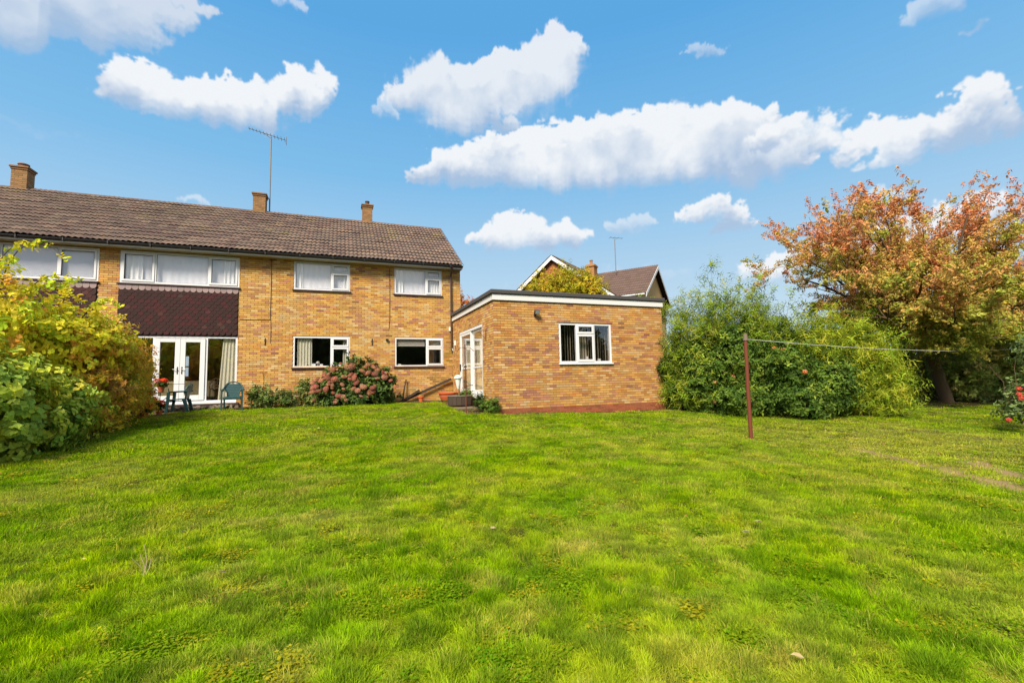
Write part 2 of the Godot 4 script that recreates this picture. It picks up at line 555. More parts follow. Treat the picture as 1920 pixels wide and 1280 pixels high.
func make_ground() -> void:
	var xs := []
	for q in [-900.0, -300.0, -120.0, -60.0, -30.0]: xs.append(q)
	var x := -18.0
	while x < 36.0:
		xs.append(x)
		x += 0.3
	for q in [40.0, 60.0, 120.0, 300.0, 900.0]: xs.append(q)
	var zs := []
	for q in [-900.0, -300.0, -120.0, -70.0, -45.0]: zs.append(q)
	var z := -32.0
	while z < 10.0:
		zs.append(z)
		z += 0.3
	for q in [14.0, 24.0, 60.0, 120.0, 300.0, 900.0]: zs.append(q)
	var b := MB.new()
	var soil := Color(0.06, 0.042, 0.026)
	var litter := Color(0.13, 0.085, 0.04)
	var moss := Color(0.075, 0.135, 0.008)
	var straw := Color(0.16, 0.13, 0.045)
	for zz in zs:
		for xx in xs:
			var s := soil_at(xx, zz)
			var c := mixc(moss, straw, dry_at(xx, zz) * 0.7)
			if n2.get_noise_2d(xx * 24.0 - 200.0, zz * 24.0) > 0.15: c = Color(0.06, 0.06, 0.014)
			var so := mixc(soil, litter, 0.5 + n2.get_noise_2d(xx * 9.0, zz * 9.0))
			if xx > 7.0 and xx < 11.0 and zz > -6.5: so = Color(0.34, 0.23, 0.12)
			b.col = mixc(c, so, s)
			b.vert(Vector3(xx, ground_y(xx, zz), zz), Vector3.UP)
	var w := xs.size()
	for j in zs.size() - 1:
		for k in w - 1:
			var a := j * w + k
			b.i.append_array([a, a + 1, a + w, a + 1, a + w + 1, a + w])
	for k in b.v.size():
		var p := b.v[k]
		var e := 0.15
		b.n[k] = Vector3(ground_y(p.x - e, p.z) - ground_y(p.x + e, p.z), 2.0 * e, ground_y(p.x, p.z - e) - ground_y(p.x, p.z + e)).normalized()
	var g := obj("ground", b, M.ground)
	g.set_meta("kind", "structure")

# ------------------------------------------------------------------ masonry
# a flat wall in its own frame (u right, v up, out of the wall = z), with rectangular openings [u0, v0, u1, v1]
func wall_panel(b: MB, f: Transform3D, u0: float, v0: float, u1: float, v1: float, thick: float, holes: Array) -> void:
	var us := [u0, u1]
	var vs := [v0, v1]
	for h in holes:
		for k in [0, 2]:
			if h[k] > u0 and h[k] < u1 and not us.has(h[k]): us.append(h[k])
		for k in [1, 3]:
			if h[k] > v0 and h[k] < v1 and not vs.has(h[k]): vs.append(h[k])
	us.sort()
	vs.sort()
	for i in us.size() - 1:
		for j in vs.size() - 1:
			var mu: float = (us[i] + us[i + 1]) * 0.5
			var mv: float = (vs[j] + vs[j + 1]) * 0.5
			var open := false
			for h in holes:
				if mu > h[0] and mu < h[2] and mv > h[1] and mv < h[3]: open = true
			if open: continue
			var a: float = us[i]
			var c: float = us[i + 1]
			var d: float = vs[j]
			var e: float = vs[j + 1]
			b.quad(f * Vector3(a, d, 0), f * Vector3(c, d, 0), f * Vector3(c, e, 0), f * Vector3(a, e, 0))
			b.quad(f * Vector3(c, d, -thick), f * Vector3(a, d, -thick), f * Vector3(a, e, -thick), f * Vector3(c, e, -thick))
	for h in holes + [[u0, v0, u1, v1]]:
		var t := -thick
		var p := [f * Vector3(h[0], h[1], 0), f * Vector3(h[2], h[1], 0), f * Vector3(h[2], h[3], 0), f * Vector3(h[0], h[3], 0)]
		var q := [f * Vector3(h[0], h[1], t), f * Vector3(h[2], h[1], t), f * Vector3(h[2], h[3], t), f * Vector3(h[0], h[3], t)]
		for k in 4:
			var m := (k + 1) % 4
			if h[0] == u0 and h[2] == u1 and h[1] == v0: b.quad(p[m], p[k], q[k], q[m])
			else: b.quad(p[k], p[m], q[m], q[k])

func brick_tone(r: RandomNumberGenerator, u: float, v: float, warm: float) -> Color:
	var t := r.randf()
	var patch := n2.get_noise_2d(u * 9.0, v * 26.0) * 0.8 + n2.get_noise_2d(u * 2.0 + 50.0, v * 2.0) * 0.6
	var c: Color
	t += patch * 0.22
	var gold := Color(0.69, 0.39, 0.115)
	if t < 0.17: c = gold.lerp(Color(0.74, 0.54, 0.27), r.randf_range(0.3, 1.0))          # cream
	elif t < 0.55: c = gold.lerp(Color(0.72, 0.44, 0.14), r.randf())                    # golden buff
	elif t < 0.78: c = gold.lerp(Color(0.62, 0.28, 0.085), r.randf())                   # orange buff
	elif t < 0.93: c = gold.lerp(Color(0.58, 0.27, 0.17), r.randf_range(0.3, 1.0))       # pink
	elif t < 1.06: c = gold.lerp(Color(0.42, 0.19, 0.135), r.randf_range(0.4, 1.0))     # plum
	else: c = Color(0.34, 0.19, 0.10)
	var k := r.randf_range(0.80, 1.14) * (0.94 - 0.08 * warm)
	return Color(c.r * k, c.g * k * (1.0 - warm * 0.06), c.b * k)

# stretcher bond as a list of [transform, colour]
func brick_courses(f: Transform3D, u0: float, v0: float, u1: float, v1: float, holes: Array, warm: float, r: RandomNumberGenerator, fixed = null) -> Array:
	var out := []
	var row := 0
	var v := v0
	while v + 0.03 < v1:
		var top := minf(v + 0.065, v1)
		var spans := [[u0, u1]]
		for h in holes:
			if h[3] > v + 0.02 and h[1] < top - 0.02:
				var next := []
				for s in spans:
					if h[2] <= s[0] or h[0] >= s[1]: next.append(s)
					else:
						if h[0] > s[0] + 0.03: next.append([s[0], h[0]])
						if h[2] < s[1] - 0.03: next.append([h[2], s[1]])
				spans = next
		for s in spans:
			var u: float = floor((s[0] - u0) / 0.225) * 0.225 + u0 - (0.1125 if row % 2 else 0.0)
			while u < s[1]:
				var a := maxf(u, s[0])
				var e := minf(u + 0.215, s[1])
				if e - a > 0.03:
					var proud := r.randf_range(-0.0015, 0.0025)
					var tilt := Basis(Vector3(0, 0, 1), r.randf_range(-0.004, 0.004))
					var bs := f.basis * tilt * Basis.from_scale(Vector3(e - a, (top - v) * r.randf_range(0.96, 1.0), 0.05))
					var c: Color = brick_tone(r, u, v, warm) if fixed == null else jit(fixed, 0.2)
					out.append([Transform3D(bs, f * Vector3((a + e) * 0.5, (v + top) * 0.5, -0.025 + proud)), c])
				u += 0.225
		v += 0.075
		row += 1
	return out

# the bricks that show largest become parts of the wall, the rest one part of kind stuff
func lay_bricks(wall: Node3D, list: Array, separate: int, choose: Callable) -> void:
	var scored := []
	for k in list.size():
		var o: Vector3 = list[k][0].origin
		scored.append([o.length() if choose.call(o) else 1e6, k])
	scored.sort_custom(func(a, b): return a[0] < b[0] if a[0] != b[0] else a[1] < b[1])
	var box := BoxMesh.new()
	var tones := {}
	var places := []
	var tints := []
	for q in scored.size():
		var e: Array = list[scored[q][1]]
		if q < separate and scored[q][0] < 1e5:
			var c: Color = e[1]
			var key := Vector3i(roundi(c.r * 16.0), roundi(c.g * 24.0), roundi(c.b * 30.0))
			if not tones.has(key):
				tones[key] = grained(c, 0.9, 0.3, speck, 3.0)
			var o := obj("brick", box, tones[key], wall)
			o.transform = e[0]
		else:
			places.append(e[0])
			tints.append(e[1])
	stuff("brickwork", box, M.brick, places, tints, wall)

# a window in its own frame: outer size w x h, columns [width, [[height, opens], ... from the bottom]]
func window(parent: Node3D, f: Transform3D, w: float, h: float, columns: Array, sill := true, frame_w := 0.055) -> Node3D:
	var fr := MB.new()
	var dz := -0.035
	fr.box(Vector3(w * 0.5, frame_w * 0.5, dz), Vector3(w, frame_w, 0.07))
	fr.box(Vector3(w * 0.5, h - frame_w * 0.5, dz), Vector3(w, frame_w, 0.07))
	fr.box(Vector3(frame_w * 0.5, h * 0.5, dz), Vector3(frame_w, h - 2 * frame_w, 0.07))
	fr.box(Vector3(w - frame_w * 0.5, h * 0.5, dz), Vector3(frame_w, h - 2 * frame_w, 0.07))
	var lights := []
	var u := frame_w
	for k in columns.size():
		var cw: float = columns[k][0]
		var u1: float = minf(u + cw, w - frame_w)
		if k < columns.size() - 1:
			fr.box(Vector3(u1 + 0.03, h * 0.5, dz), Vector3(0.06, h - 2 * frame_w, 0.066))
		else: u1 = w - frame_w
		var v := frame_w
		var rows: Array = columns[k][1]
		for j in rows.size():
			var v1: float = v + rows[j][0]
			if j == rows.size() - 1: v1 = h - frame_w
			else: fr.box(Vector3((u + u1) * 0.5, v1 + 0.025, dz), Vector3(u1 - u, 0.05, 0.062))
			lights.append([u, v, u1, v1, rows[j][1]])
			v = v1 + 0.05
		u = u1 + 0.06
	var node := obj("window", fr, M.upvc, parent)
	node.transform = f
	var seal := MB.new()
	for l in lights:
		var a: float = l[0]
		var b: float = l[1]
		var c: float = l[2]
		var d: float = l[3]
		var inset := 0.0
		if l[4]:
			var s := MB.new()
			var t := 0.052
			s.cbox(Vector3((a + c) * 0.5, b + t * 0.5 - 0.008, 0.0), Vector3(c - a + 0.03, t + 0.016, 0.044), 0.006)
			s.cbox(Vector3((a + c) * 0.5, d - t * 0.5 + 0.008, 0.0), Vector3(c - a + 0.03, t + 0.016, 0.044), 0.006)
			s.cbox(Vector3(a + t * 0.5 - 0.008, (b + d) * 0.5, 0.0), Vector3(t + 0.016, d - b - 2 * t, 0.043), 0.006)
			s.cbox(Vector3(c - t * 0.5 + 0.008, (b + d) * 0.5, 0.0), Vector3(t + 0.016, d - b - 2 * t, 0.043), 0.006)
			obj("sash", s, M.upvc, node)
			inset = t
		var gz := 0.0235 if l[4] else 0.0015
		for q in [[a + inset, b + inset, c - inset, b + inset + 0.006], [a + inset, d - inset - 0.006, c - inset, d - inset], [a + inset, b + inset + 0.006, a + inset + 0.006, d - inset - 0.006], [c - inset - 0.006, b + inset + 0.006, c - inset, d - inset - 0.006]]:
			seal.bbox(Vector3(q[0], q[1], -0.018), Vector3(q[2], q[3], gz - 0.006))
		pane(node, a + inset, b + inset, c - inset, d - inset, -0.02)
	if lights.size() > 0: obj("glazing_seal", seal, M.gutter, node)
	if sill:
		var s := MB.new()
		s.cbox(Vector3(w * 0.5, -0.03, 0.0), Vector3(w + 0.09, 0.05, 0.14), 0.008)
		obj("sill", s, M.sill, node)
	return node

# sealed double glazing: two sheets of glass
func pane(parent: Node3D, a: float, b: float, c: float, d: float, z: float) -> void:
	var g := MB.new()
	for q in [0.0, -0.004, -0.02, -0.024]:
		g.quad(Vector3(a - 0.004, b - 0.004, z + q), Vector3(c + 0.004, b - 0.004, z + q), Vector3(c + 0.004, d + 0.004, z + q), Vector3(a - 0.004, d + 0.004, z + q))
	obj("pane", g, M.glass, parent)

# hanging cloth with folds, in the plane of the window, spanning u0..u1
func cloth(u0: float, u1: float, v0: float, v1: float, pitch: float, depth: float, flare := 0.0) -> MB:
	var b := MB.new()
	var nseg := int((u1 - u0) / pitch * 6.0) + 1
	var rows := 5
	for j in rows + 1:
		var t := float(j) / rows
		for k in nseg + 1:
			var s := float(k) / nseg
			var u := lerpf(u0 - flare * (1.0 - t), u1, s)
			var ph := s * (u1 - u0) / pitch * TAU
			var zz := sin(ph + 0.6 * sin(ph * 0.37)) * depth * (0.7 + 0.3 * (1.0 - t))
			var dz := cos(ph) * depth * TAU / pitch
			b.vert(Vector3(u, lerpf(v0, v1, t), zz), Vector3(-dz, 0, 1).normalized())
	for j in rows:
		for k in nseg:
			var a := j * (nseg + 1) + k
			b.i.append_array([a, a + nseg + 1, a + 1, a + 1, a + nseg + 1, a + nseg + 2])
	return b

# ------------------------------------------------------------------ the house
func make_house() -> void:
	var r := RandomNumberGenerator.new()
	r.seed = 41
	var house := thing("brick_house", "two-storey yellow brick house with brown tiled roof, behind the lawn", "house")
	var f := Transform3D(Basis(), Vector3(0, 0, ZF))
	var back := Transform3D(Basis(), Vector3(0, 0, ZF - 0.012))
	var bay := [-6.68, -0.56, -3.29, 4.46]
	var bay2 := [-10.62, -0.56, -7.22, 4.46]
	var w1u := [-1.56, 3.42, 0.37, 4.46]
	var w2u := [2.01, 3.42, 3.89, 4.46]
	var w1l := [-1.55, 0.57, 0.38, 1.70]
	var w2l := [2.03, 0.57, 3.93, 1.70]
	var holes := [bay, bay2, w1u, w2u, w1l, w2l]
	var y0 := -1.4
	var b := MB.new()
	wall_panel(b, back, XL, y0, XR - 0.006, 4.52, 0.28, holes)
	var wall := obj("wall", b, M.mortar, house)
	var list := brick_courses(f, XL, -0.975, XR, 4.5, holes, 0.0, r)
	# the gable end at the right is bonded in the same brick
	var gf := Transform3D(Basis(Vector3(0, 0, -1), Vector3.UP, Vector3(1, 0, 0)), Vector3(XR, 0, ZF))
	list.append_array(brick_courses(gf, 0.05, -0.975, 3.0, 4.5, [], 0.0, r))
	for e in list:
		var o: Vector3 = e[0].origin
		if o.x > 3.0 and o.y < 2.2:
			var damp := clampf((o.x - 3.35) * 1.1 + n2.get_noise_2d(o.x * 16.0, o.y * 16.0) * 1.6 - maxf(0.0, o.y - 0.9) * 0.5, 0.0, 0.75) * r.randf()
			e[1] = mixc(e[1], Color(0.24, 0.17, 0.035), damp)
		elif o.y < -0.1:
			e[1] = mixc(e[1], Color(0.22, 0.15, 0.06), clampf(n2.get_noise_2d(o.x * 14.0, o.y * 20.0) * 1.6 + 0.1 - (o.y + 0.6), 0.0, 0.6) * r.randf())
	lay_bricks(wall, list, 300, func(o): return o.x > -0.2 and o.x < 4.6 and o.y > 0.3 and o.y < 4.3 and o.z > ZF - 0.1)
	# other outer walls, with one window at the back that the garden room looks through
	var o := MB.new()
	var bf := Transform3D(Basis(), Vector3(0, 0, -26.2))
	wall_panel(o, bf, XL, y0, XR - 0.006, 4.52, 0.28, [[-4.6, 0.4, -3.4, 1.5], [-8.4, 0.4, -6.8, 1.5], [-1.2, 3.3, 0.2, 4.2]])
	o.bbox(Vector3(XL, y0, -26.2), Vector3(XL + 0.28, 4.52, ZF - 0.29))
	o.bbox(Vector3(XR - 0.29, y0, -26.2), Vector3(XR - 0.006, 4.52, ZF - 0.29))
	for x in [XR - 0.006, XL + 0.28]:
		o.prism([Vector2(ZF - 0.29, 4.52), Vector2(ZF + 0.0, 4.52), Vector2(-21.97, 7.30), Vector2(-26.2, 4.52)], 0.28, Transform3D(Basis(Vector3(0, 0, 1), Vector3.UP, Vector3(-1, 0, 0)), Vector3(x - 0.28, 0, 0)))
	obj("outer_wall", o, M.mortar, house)
	# rooms
	var fl := MB.new()
	fl.bbox(Vector3(XL + 0.28, -0.75, -26.2), Vector3(XR - 0.3, -0.56, ZF - 0.29))
	obj("floor", fl, M.carpet, house)
	fl = MB.new()
	fl.bbox(Vector3(XL + 0.28, 1.95, -26.2), Vector3(XR - 0.3, 2.25, ZF - 0.3))
	fl.bbox(Vector3(XL + 0.28, 4.53, -26.2), Vector3(XR - 0.3, 4.60, ZF - 0.02))
	obj("ceiling", fl, M.plaster, house)
	fl = MB.new()
	for x in [-6.95, -2.4, 1.2]:
		fl.bbox(Vector3(x - 0.06, -0.56, -25.9), Vector3(x + 0.06, 1.95, ZF - 0.3))
		fl.bbox(Vector3(x - 0.06, 2.25, -25.9), Vector3(x + 0.06, 4.53, ZF - 0.3))
	fl.bbox(Vector3(XL + 0.3, 2.25, -22.1), Vector3(XR - 0.3, 4.53, -22.0))
	fl.bbox(Vector3(-2.3, -0.56, -22.1), Vector3(XR - 0.3, 1.95, -22.0))
	obj("partition_wall", fl, M.room, house)
	make_house_windows(house, bay, bay2, w1u, w2u, w1l, w2l)
	hung_tiles(house, r)
	make_roof(house, r)
	# rainwater goods and small fixings
	var g := MB.new()
	var gp := []
	for k in 9:
		var a := PI * k / 8.0
		gp.append(Vector2(0.056 * cos(a + PI), 0.056 * sin(a + PI)))
	for k in 9:
		var a := PI * (8 - k) / 8.0
		gp.append(Vector2(0.048 * cos(a + PI), 0.048 * sin(a + PI)))
	g.prism(gp, XR + 0.02 - XL, Transform3D(Basis(Vector3(0, 0, 1), Vector3.UP, Vector3(-1, 0, 0)), Vector3(XL, 4.60, -17.645)))
	obj("gutter", g, M.gutter, house)
	for k in 17:
		var br := MB.new()
		br.box(Vector3(XR - 0.5 - k * 1.1, 4.565, -17.625), Vector3(0.03, 0.10, 0.118))
		obj("gutter_bracket", br, M.gutter, house)
	var fa := MB.new()
	fa.bbox(Vector3(XL, 4.488, -17.73), Vector3(XR + 0.02, 4.64, -17.71))
	obj("fascia", fa, M.painted, house)
	fa = MB.new()
	fa.bbox(Vector3(XL, 4.495, ZF - 0.1), Vector3(XR + 0.018, 4.515, -17.73))
	obj("soffit", fa, M.soffit, house)
	var dp := MB.new()
	dp.tube([Vector3(4.22, 4.55, -17.645), Vector3(4.22, 4.44, -17.66), Vector3(4.25, 4.30, -17.95), Vector3(4.25, 4.15, -17.985), Vector3(4.25, 2.2, -17.985), Vector3(4.25, 1.2, -17.985)], [0.034, 0.034, 0.034, 0.034, 0.034, 0.034], 10)
	for y in [4.1, 2.8]: dp.tube([Vector3(4.25, y, -17.985), Vector3(4.25, y + 0.06, -17.985)], [0.042, 0.042], 10)
	obj("downpipe", dp, M.pipe, house)
	for cb in [[[-2.30, 4.45], [-2.29, 3.4], [-2.30, 2.28], [-2.9, 2.265], [-3.25, 2.27]], [[1.83, 4.42], [1.835, 3.2], [1.83, 2.36], [1.80, 2.0]], [[-2.28, 2.27], [-2.27, 1.9], [-2.28, 1.45]]]:
		var pts := []
		var rad := []
		for p in cb:
			pts.append(Vector3(p[0], p[1], ZF + 0.012))
			rad.append(0.011 if cb.size() > 3 and p[1] > 2.25 else 0.006)
		var cm := MB.new()
		cm.tube(pts, rad, 6)
		obj("cable", cm, M.pipe, house)
	for p in [[-2.44, 1.50], [1.18, 1.52]]:
		var wv := MB.new()
		wv.cbox(Vector3(p[0], p[1], ZF + 0.012), Vector3(0.035, 0.24, 0.03), 0.006)
		obj("wall_tie_plate", wv, M.iron, house)
	var ve := MB.new()
	ve.tube([Vector3(1.735, 1.59, ZF - 0.03), Vector3(1.735, 1.59, ZF + 0.07)], [0.055, 0.055], 12)
	obj("overflow_pipe", ve, M.black, house)
	var se := MB.new()
	se.cbox(Vector3(4.205, 2.06, ZF + 0.04), Vector3(0.09, 0.17, 0.07), 0.012)
	obj("sensor_box", se, M.white, house)
	# chimneys
	chimney(house, -11.19, 7.25, 8.30, 0.46, r, true)
	chimney(house, -3.292, 7.30, 8.28, 0.48, r, false)
	chimney(house, 1.19, 7.30, 8.31, 0.44, r, false, true)

func chimney(house: Node3D, x: float, y0: float, y1: float, w: float, r: RandomNumberGenerator, domed: bool, pot := false) -> void:
	var z := -21.97
	var b := MB.new()
	b.bbox(Vector3(x - w * 0.5 + 0.004, y0, z - w * 0.5 + 0.004), Vector3(x + w * 0.5 - 0.004, y1, z + w * 0.5 - 0.004))
	var c := obj("chimney", b, M.mortar_dark, house)
	var list := []
	var tones := Color(0.33, 0.185, 0.085)
	for s in 4:
		var a := s * PI * 0.5
		var bs := Basis(Vector3.UP, a)
		var f := Transform3D(bs, Vector3(x, 0, z) + bs * Vector3(-w * 0.5, 0, w * 0.5))
		list.append_array(brick_courses(f, 0.0, y0, w, y1 - 0.15, [], 0.0, r, tones))
	var pl := []
	var ti := []
	for e in list:
		pl.append(e[0])
		ti.append(e[1])
	stuff("brickwork", BoxMesh.new(), M.brick, pl, ti, c)
	for k in 2:
		var cr := MB.new()
		var e := 0.025 + 0.03 * k
		cr.cbox(Vector3(x, y1 - 0.11 + 0.075 * k, z), Vector3(w + 2 * e, 0.072, w + 2 * e), 0.012)
		obj("corbel_course", cr, grained(Color(0.27, 0.15, 0.075), 0.9, 0.3, speck, 3.0), c)
	var top := y1 + 0.003
	var m := MB.new()
	if domed:
		m.lathe([Vector2(0.20, top), Vector2(0.18, top + 0.05), Vector2(0.13, top + 0.07), Vector2(0.12, top + 0.11), Vector2(0.17, top + 0.12), Vector2(0.17, top + 0.15), Vector2(0.08, top + 0.19), Vector2(0.0, top + 0.2)], 16, Transform3D(Basis(), Vector3(x, 0, z)))
		obj("chimney_pot", m, grained(Color(0.30, 0.17, 0.12), 0.9, 0.3, speck, 4.0), c)
	elif pot:
		m.lathe([Vector2(0.16, top), Vector2(0.13, top + 0.05), Vector2(0.095, top + 0.07), Vector2(0.085, top + 0.16), Vector2(0.105, top + 0.17), Vector2(0.105, top + 0.21), Vector2(0.07, top + 0.212), Vector2(0.07, top + 0.05)], 14, Transform3D(Basis(), Vector3(x, 0, z)))
		obj("chimney_pot", m, grained(Color(0.13, 0.07, 0.055), 0.9, 0.3, speck, 4.0), c)
	else:
		m.lathe([Vector2(0.20, top), Vector2(0.16, top + 0.05), Vector2(0.1, top + 0.075), Vector2(0.0, top + 0.1)], 12, Transform3D(Basis(), Vector3(x, 0, z)))
		obj("flaunching", m, M.stone, c)

func make_house_windows(house: Node3D, bay: Array, bay2: Array, w1u: Array, w2u: Array, w1l: Array, w2l: Array) -> void:
	for q in [[w1u, 1.19, 0.60, 1], [w2u, 1.15, 0.60, 1], [w1l, 1.20, 0.66, 0], [w2l, 1.15, 0.66, 0]]:
		var o: Array = q[0]
		window(house, Transform3D(Basis(), Vector3(o[0], o[1], ZF - 0.015)), o[2] - o[0], o[3] - o[1], [[q[1], [[2.0, false]]], [0.6, [[q[2], true], [0.3, true]]]])
	window(house, Transform3D(Basis(), Vector3(bay[0], 3.385, ZF - 0.012)), bay[2] - bay[0], bay[3] - 3.385, [[0.85, [[2.0, true]]], [1.46, [[2.0, false]]], [0.9, [[2.0, true]]]], true, 0.07)
	window(house, Transform3D(Basis(), Vector3(bay2[0], 3.385, ZF - 0.012)), bay2[2] - bay2[0], bay2[3] - 3.385, [[0.93, [[2.0, true]]], [1.30, [[2.0, false]]], [0.9, [[2.0, true]]]], true, 0.07)
	# garden doors of both bays: fixed side lights and a pair of glazed doors
	for bx in [bay, bay2]:
		var fr := Transform3D(Basis(), Vector3(bx[0], -0.56, ZF - 0.02))
		window(house, fr, bx[2] - bx[0], 2.215, [[0.91, [[3.0, false]]], [1.42, []], [0.9, [[3.0, false]]]], false, 0.06)
		for k in 2:
			var dw := 0.705
			var d := MB.new()
			var x0: float = 1.03 + k * (dw + 0.006)
			var st := 0.145
			d.cbox(Vector3(st * 0.5, 1.05, 0), Vector3(st, 2.06, 0.06), 0.006)
			d.cbox(Vector3(dw - st * 0.5, 1.05, 0), Vector3(st, 2.06, 0.06), 0.006)
			d.cbox(Vector3(dw * 0.5, 0.02 + 0.085, 0), Vector3(dw - 2 * st, 0.17, 0.059), 0.006)
			d.cbox(Vector3(dw * 0.5, 2.08 - 0.06, 0), Vector3(dw - 2 * st, 0.12, 0.059), 0.006)
			var dn := obj("door", d, M.upvc, house)
			dn.transform = fr * Transform3D(Basis(), Vector3(x0, 0.055, 0.0))
			pane(dn, st, 0.19, dw - st, 1.96, 0.012)
			var hx := dw - 0.06 if k == 0 else 0.06
			var hd := MB.new()
			hd.cbox(Vector3(hx, 1.02, 0.037), Vector3(0.03, 0.24, 0.014), 0.005)
			obj("handle_plate", hd, M.black, dn)
			hd = MB.new()
			var dirx := -1.0 if k == 0 else 1.0
			hd.tube([Vector3(hx, 1.06, 0.04), Vector3(hx, 1.06, 0.075), Vector3(hx + dirx * 0.03, 1.06, 0.082), Vector3(hx + dirx * 0.13, 1.06, 0.08)], [0.01, 0.01, 0.01, 0.009], 8)
			obj("handle", hd, M.steel, dn)
		var th := MB.new()
		th.cbox(Vector3((bx[0] + bx[2]) * 0.5, -0.585, ZF + 0.035), Vector3(bx[2] - bx[0] + 0.06, 0.05, 0.18), 0.008)
		obj("threshold", th, M.white, house)
		th = MB.new()
		th.cbox(Vector3((bx[0] + bx[2]) * 0.5, -0.64, ZF + 0.03), Vector3(bx[2] - bx[0] + 0.2, 0.055, 0.30), 0.01)
		obj("doorstep", th, M.sill, house)
		th = MB.new()
		th.bbox(Vector3(bx[0] - 0.1, -1.1, ZF - 0.2), Vector3(bx[2] + 0.1, -0.672, ZF + 0.16))
		obj("step_plinth", th, M.stone, house)
	# back windows
	for q in [[-4.6, 0.4, 1.2, 1.1], [-8.4, 0.4, 1.6, 1.1], [-1.2, 3.3, 1.4, 0.9]]:
		window(house, Transform3D(Basis(), Vector3(q[0], q[1], -26.38)), q[2], q[3], [[q[2] * 0.5, [[2.0, false]]], [1.0, [[0.45, false], [0.5, false]]]], false)
	# curtains and blinds behind the glass
	var zi := ZF - 0.13
	for q in [
		["cream curtain drawn to the right of the garden doors", -3.74, -3.36, -0.54, 1.60, 0.095, 0.02, 0.12, "curtain", M.curtain],
		["cream curtain at the left side of the middle ground-floor window", -1.42, -0.93, 0.60, 1.66, 0.10, 0.018, 0.0, "curtain", M.curtain],
		["narrow cream curtain at the right side of the middle ground-floor window", 0.14, 0.33, 0.60, 1.66, 0.09, 0.025, 0.0, "curtain", M.curtain],
		["pale curtain at the left of the upstairs window beside the cable", -1.50, -1.26, 3.44, 4.44, 0.13, 0.025, 0.0, "curtain", M.netlight],
		["pale curtain at the right of the upstairs window beside the cable", 0.14, 0.32, 3.44, 4.44, 0.12, 0.025, 0.0, "curtain", M.netlight],
		["pale curtain at the left of the upstairs window nearest the downpipe", 2.06, 2.36, 3.44, 4.44, 0.14, 0.025, 0.0, "curtain", M.netlight],
		["gathered pale curtain in the small casement nearest the downpipe", 3.30, 3.84, 3.44, 4.16, 0.10, 0.02, 0.0, "curtain", M.netlight],
		["pale curtain at the left end of the wide upstairs window above the doors", -6.58, -6.10, 3.42, 4.42, 0.16, 0.025, 0.0, "curtain", M.netlight],
		["pale curtain at the right end of the wide upstairs window above the doors", -3.78, -3.36, 3.42, 4.42, 0.13, 0.025, 0.0, "curtain", M.netlight]]:
		var c := obj("curtain", cloth(q[1], q[2], q[3], q[4], q[5], q[6], q[7]), q[9])
		c.position.z = zi
		tag(c, q[0], "curtain")
	for q in [
		["grey net curtain across the upstairs window beside the cable", -1.50, 0.32, 3.43, 4.45],
		["grey net curtain across the upstairs window nearest the downpipe", 2.06, 3.84, 3.43, 4.45],
		["grey net curtain across the wide upstairs window above the tile-hung panel", -6.60, -3.36, 3.40, 4.45]]:
		var c := obj("net_curtain", cloth(q[1], q[2], q[3], q[4], 0.20, 0.004), M.net)
		c.position.z = zi - 0.05
		tag(c, q[0], "net curtain")
	# slatted blind of the neighbouring bay
	var bl := thing("slatted_blind", "closed pale horizontal slatted blind in the leftmost upstairs window", "blind", Vector3(0, 0, zi))
	for k in 24:
		var s := MB.new()
		s.box(Vector3((bay2[0] + bay2[2]) * 0.5, 3.44 + k * 0.043, 0), Vector3(3.2, 0.044, 0.003), Basis(Vector3.RIGHT, 0.35))
		obj("slat", s, M.net, bl)
	var rb := MB.new()
	rb.bbox(Vector3(2.08, 1.36, zi), Vector3(3.20, 1.66, zi + 0.012))
	for k in 3: rb.bbox(Vector3(2.08, 1.37 + k * 0.1, zi + 0.012), Vector3(3.20, 1.385 + k * 0.1, zi + 0.022))
	tag(obj("roman_blind", rb, grained(Color(0.55, 0.52, 0.48), 0.9, 0.2, speck, 6.0)), "pale folded blind at the top of the right-hand ground-floor window", "blind")
	rb = MB.new()
	rb.bbox(Vector3(3.34, 1.40, zi), Vector3(3.86, 1.66, zi + 0.012))
	tag(obj("roman_blind", rb, grained(Color(0.40, 0.37, 0.33), 0.9, 0.2, speck, 6.0)), "small folded blind in the narrow light of the right-hand ground-floor window", "blind")
	# sofa and chair seen through the garden doors
	var so := thing("sofa", "beige sofa seen low through the glazed garden doors", "sofa", Vector3(-5.15, -0.56, -19.6))
	for q in [["seat", Vector3(0, 0.24, 0), Vector3(1.9, 0.34, 0.85)], ["backrest", Vector3(0.1, 0.42, 0.42), Vector3(1.9, 0.62, 0.22)], ["armrest", Vector3(-1.0, 0.34, 0), Vector3(0.2, 0.58, 0.9)], ["armrest", Vector3(1.0, 0.34, 0), Vector3(0.2, 0.58, 0.9)]]:
		var m := MB.new()
		m.cbox(q[1], q[2], 0.06)
		obj(q[0], m, M.sofa, so)
	var ch := thing("dining_chair", "round-backed wooden chair behind the glass right of the garden doors", "chair", Vector3(-4.05, -0.56, -19.0))
	var m2 := MB.new()
	m2.cbox(Vector3(0, 0.45, 0), Vector3(0.42, 0.05, 0.42), 0.02)
	obj("seat", m2, M.wood, ch)
	m2 = MB.new()
	var arch := []
	var ra := []
	for k in 13:
		var a := PI * k / 12.0
		arch.append(Vector3(0.2 * cos(a), 0.47 + 0.33 * sin(a), 0.2))
		ra.append(0.016)
	m2.tube(arch, ra, 6)
	for k in 4: m2.tube([Vector3(-0.12 + 0.08 * k, 0.47, 0.2), Vector3(-0.12 + 0.08 * k, 0.76, 0.2)], [0.01, 0.01], 6)
	obj("backrest", m2, M.wood, ch)
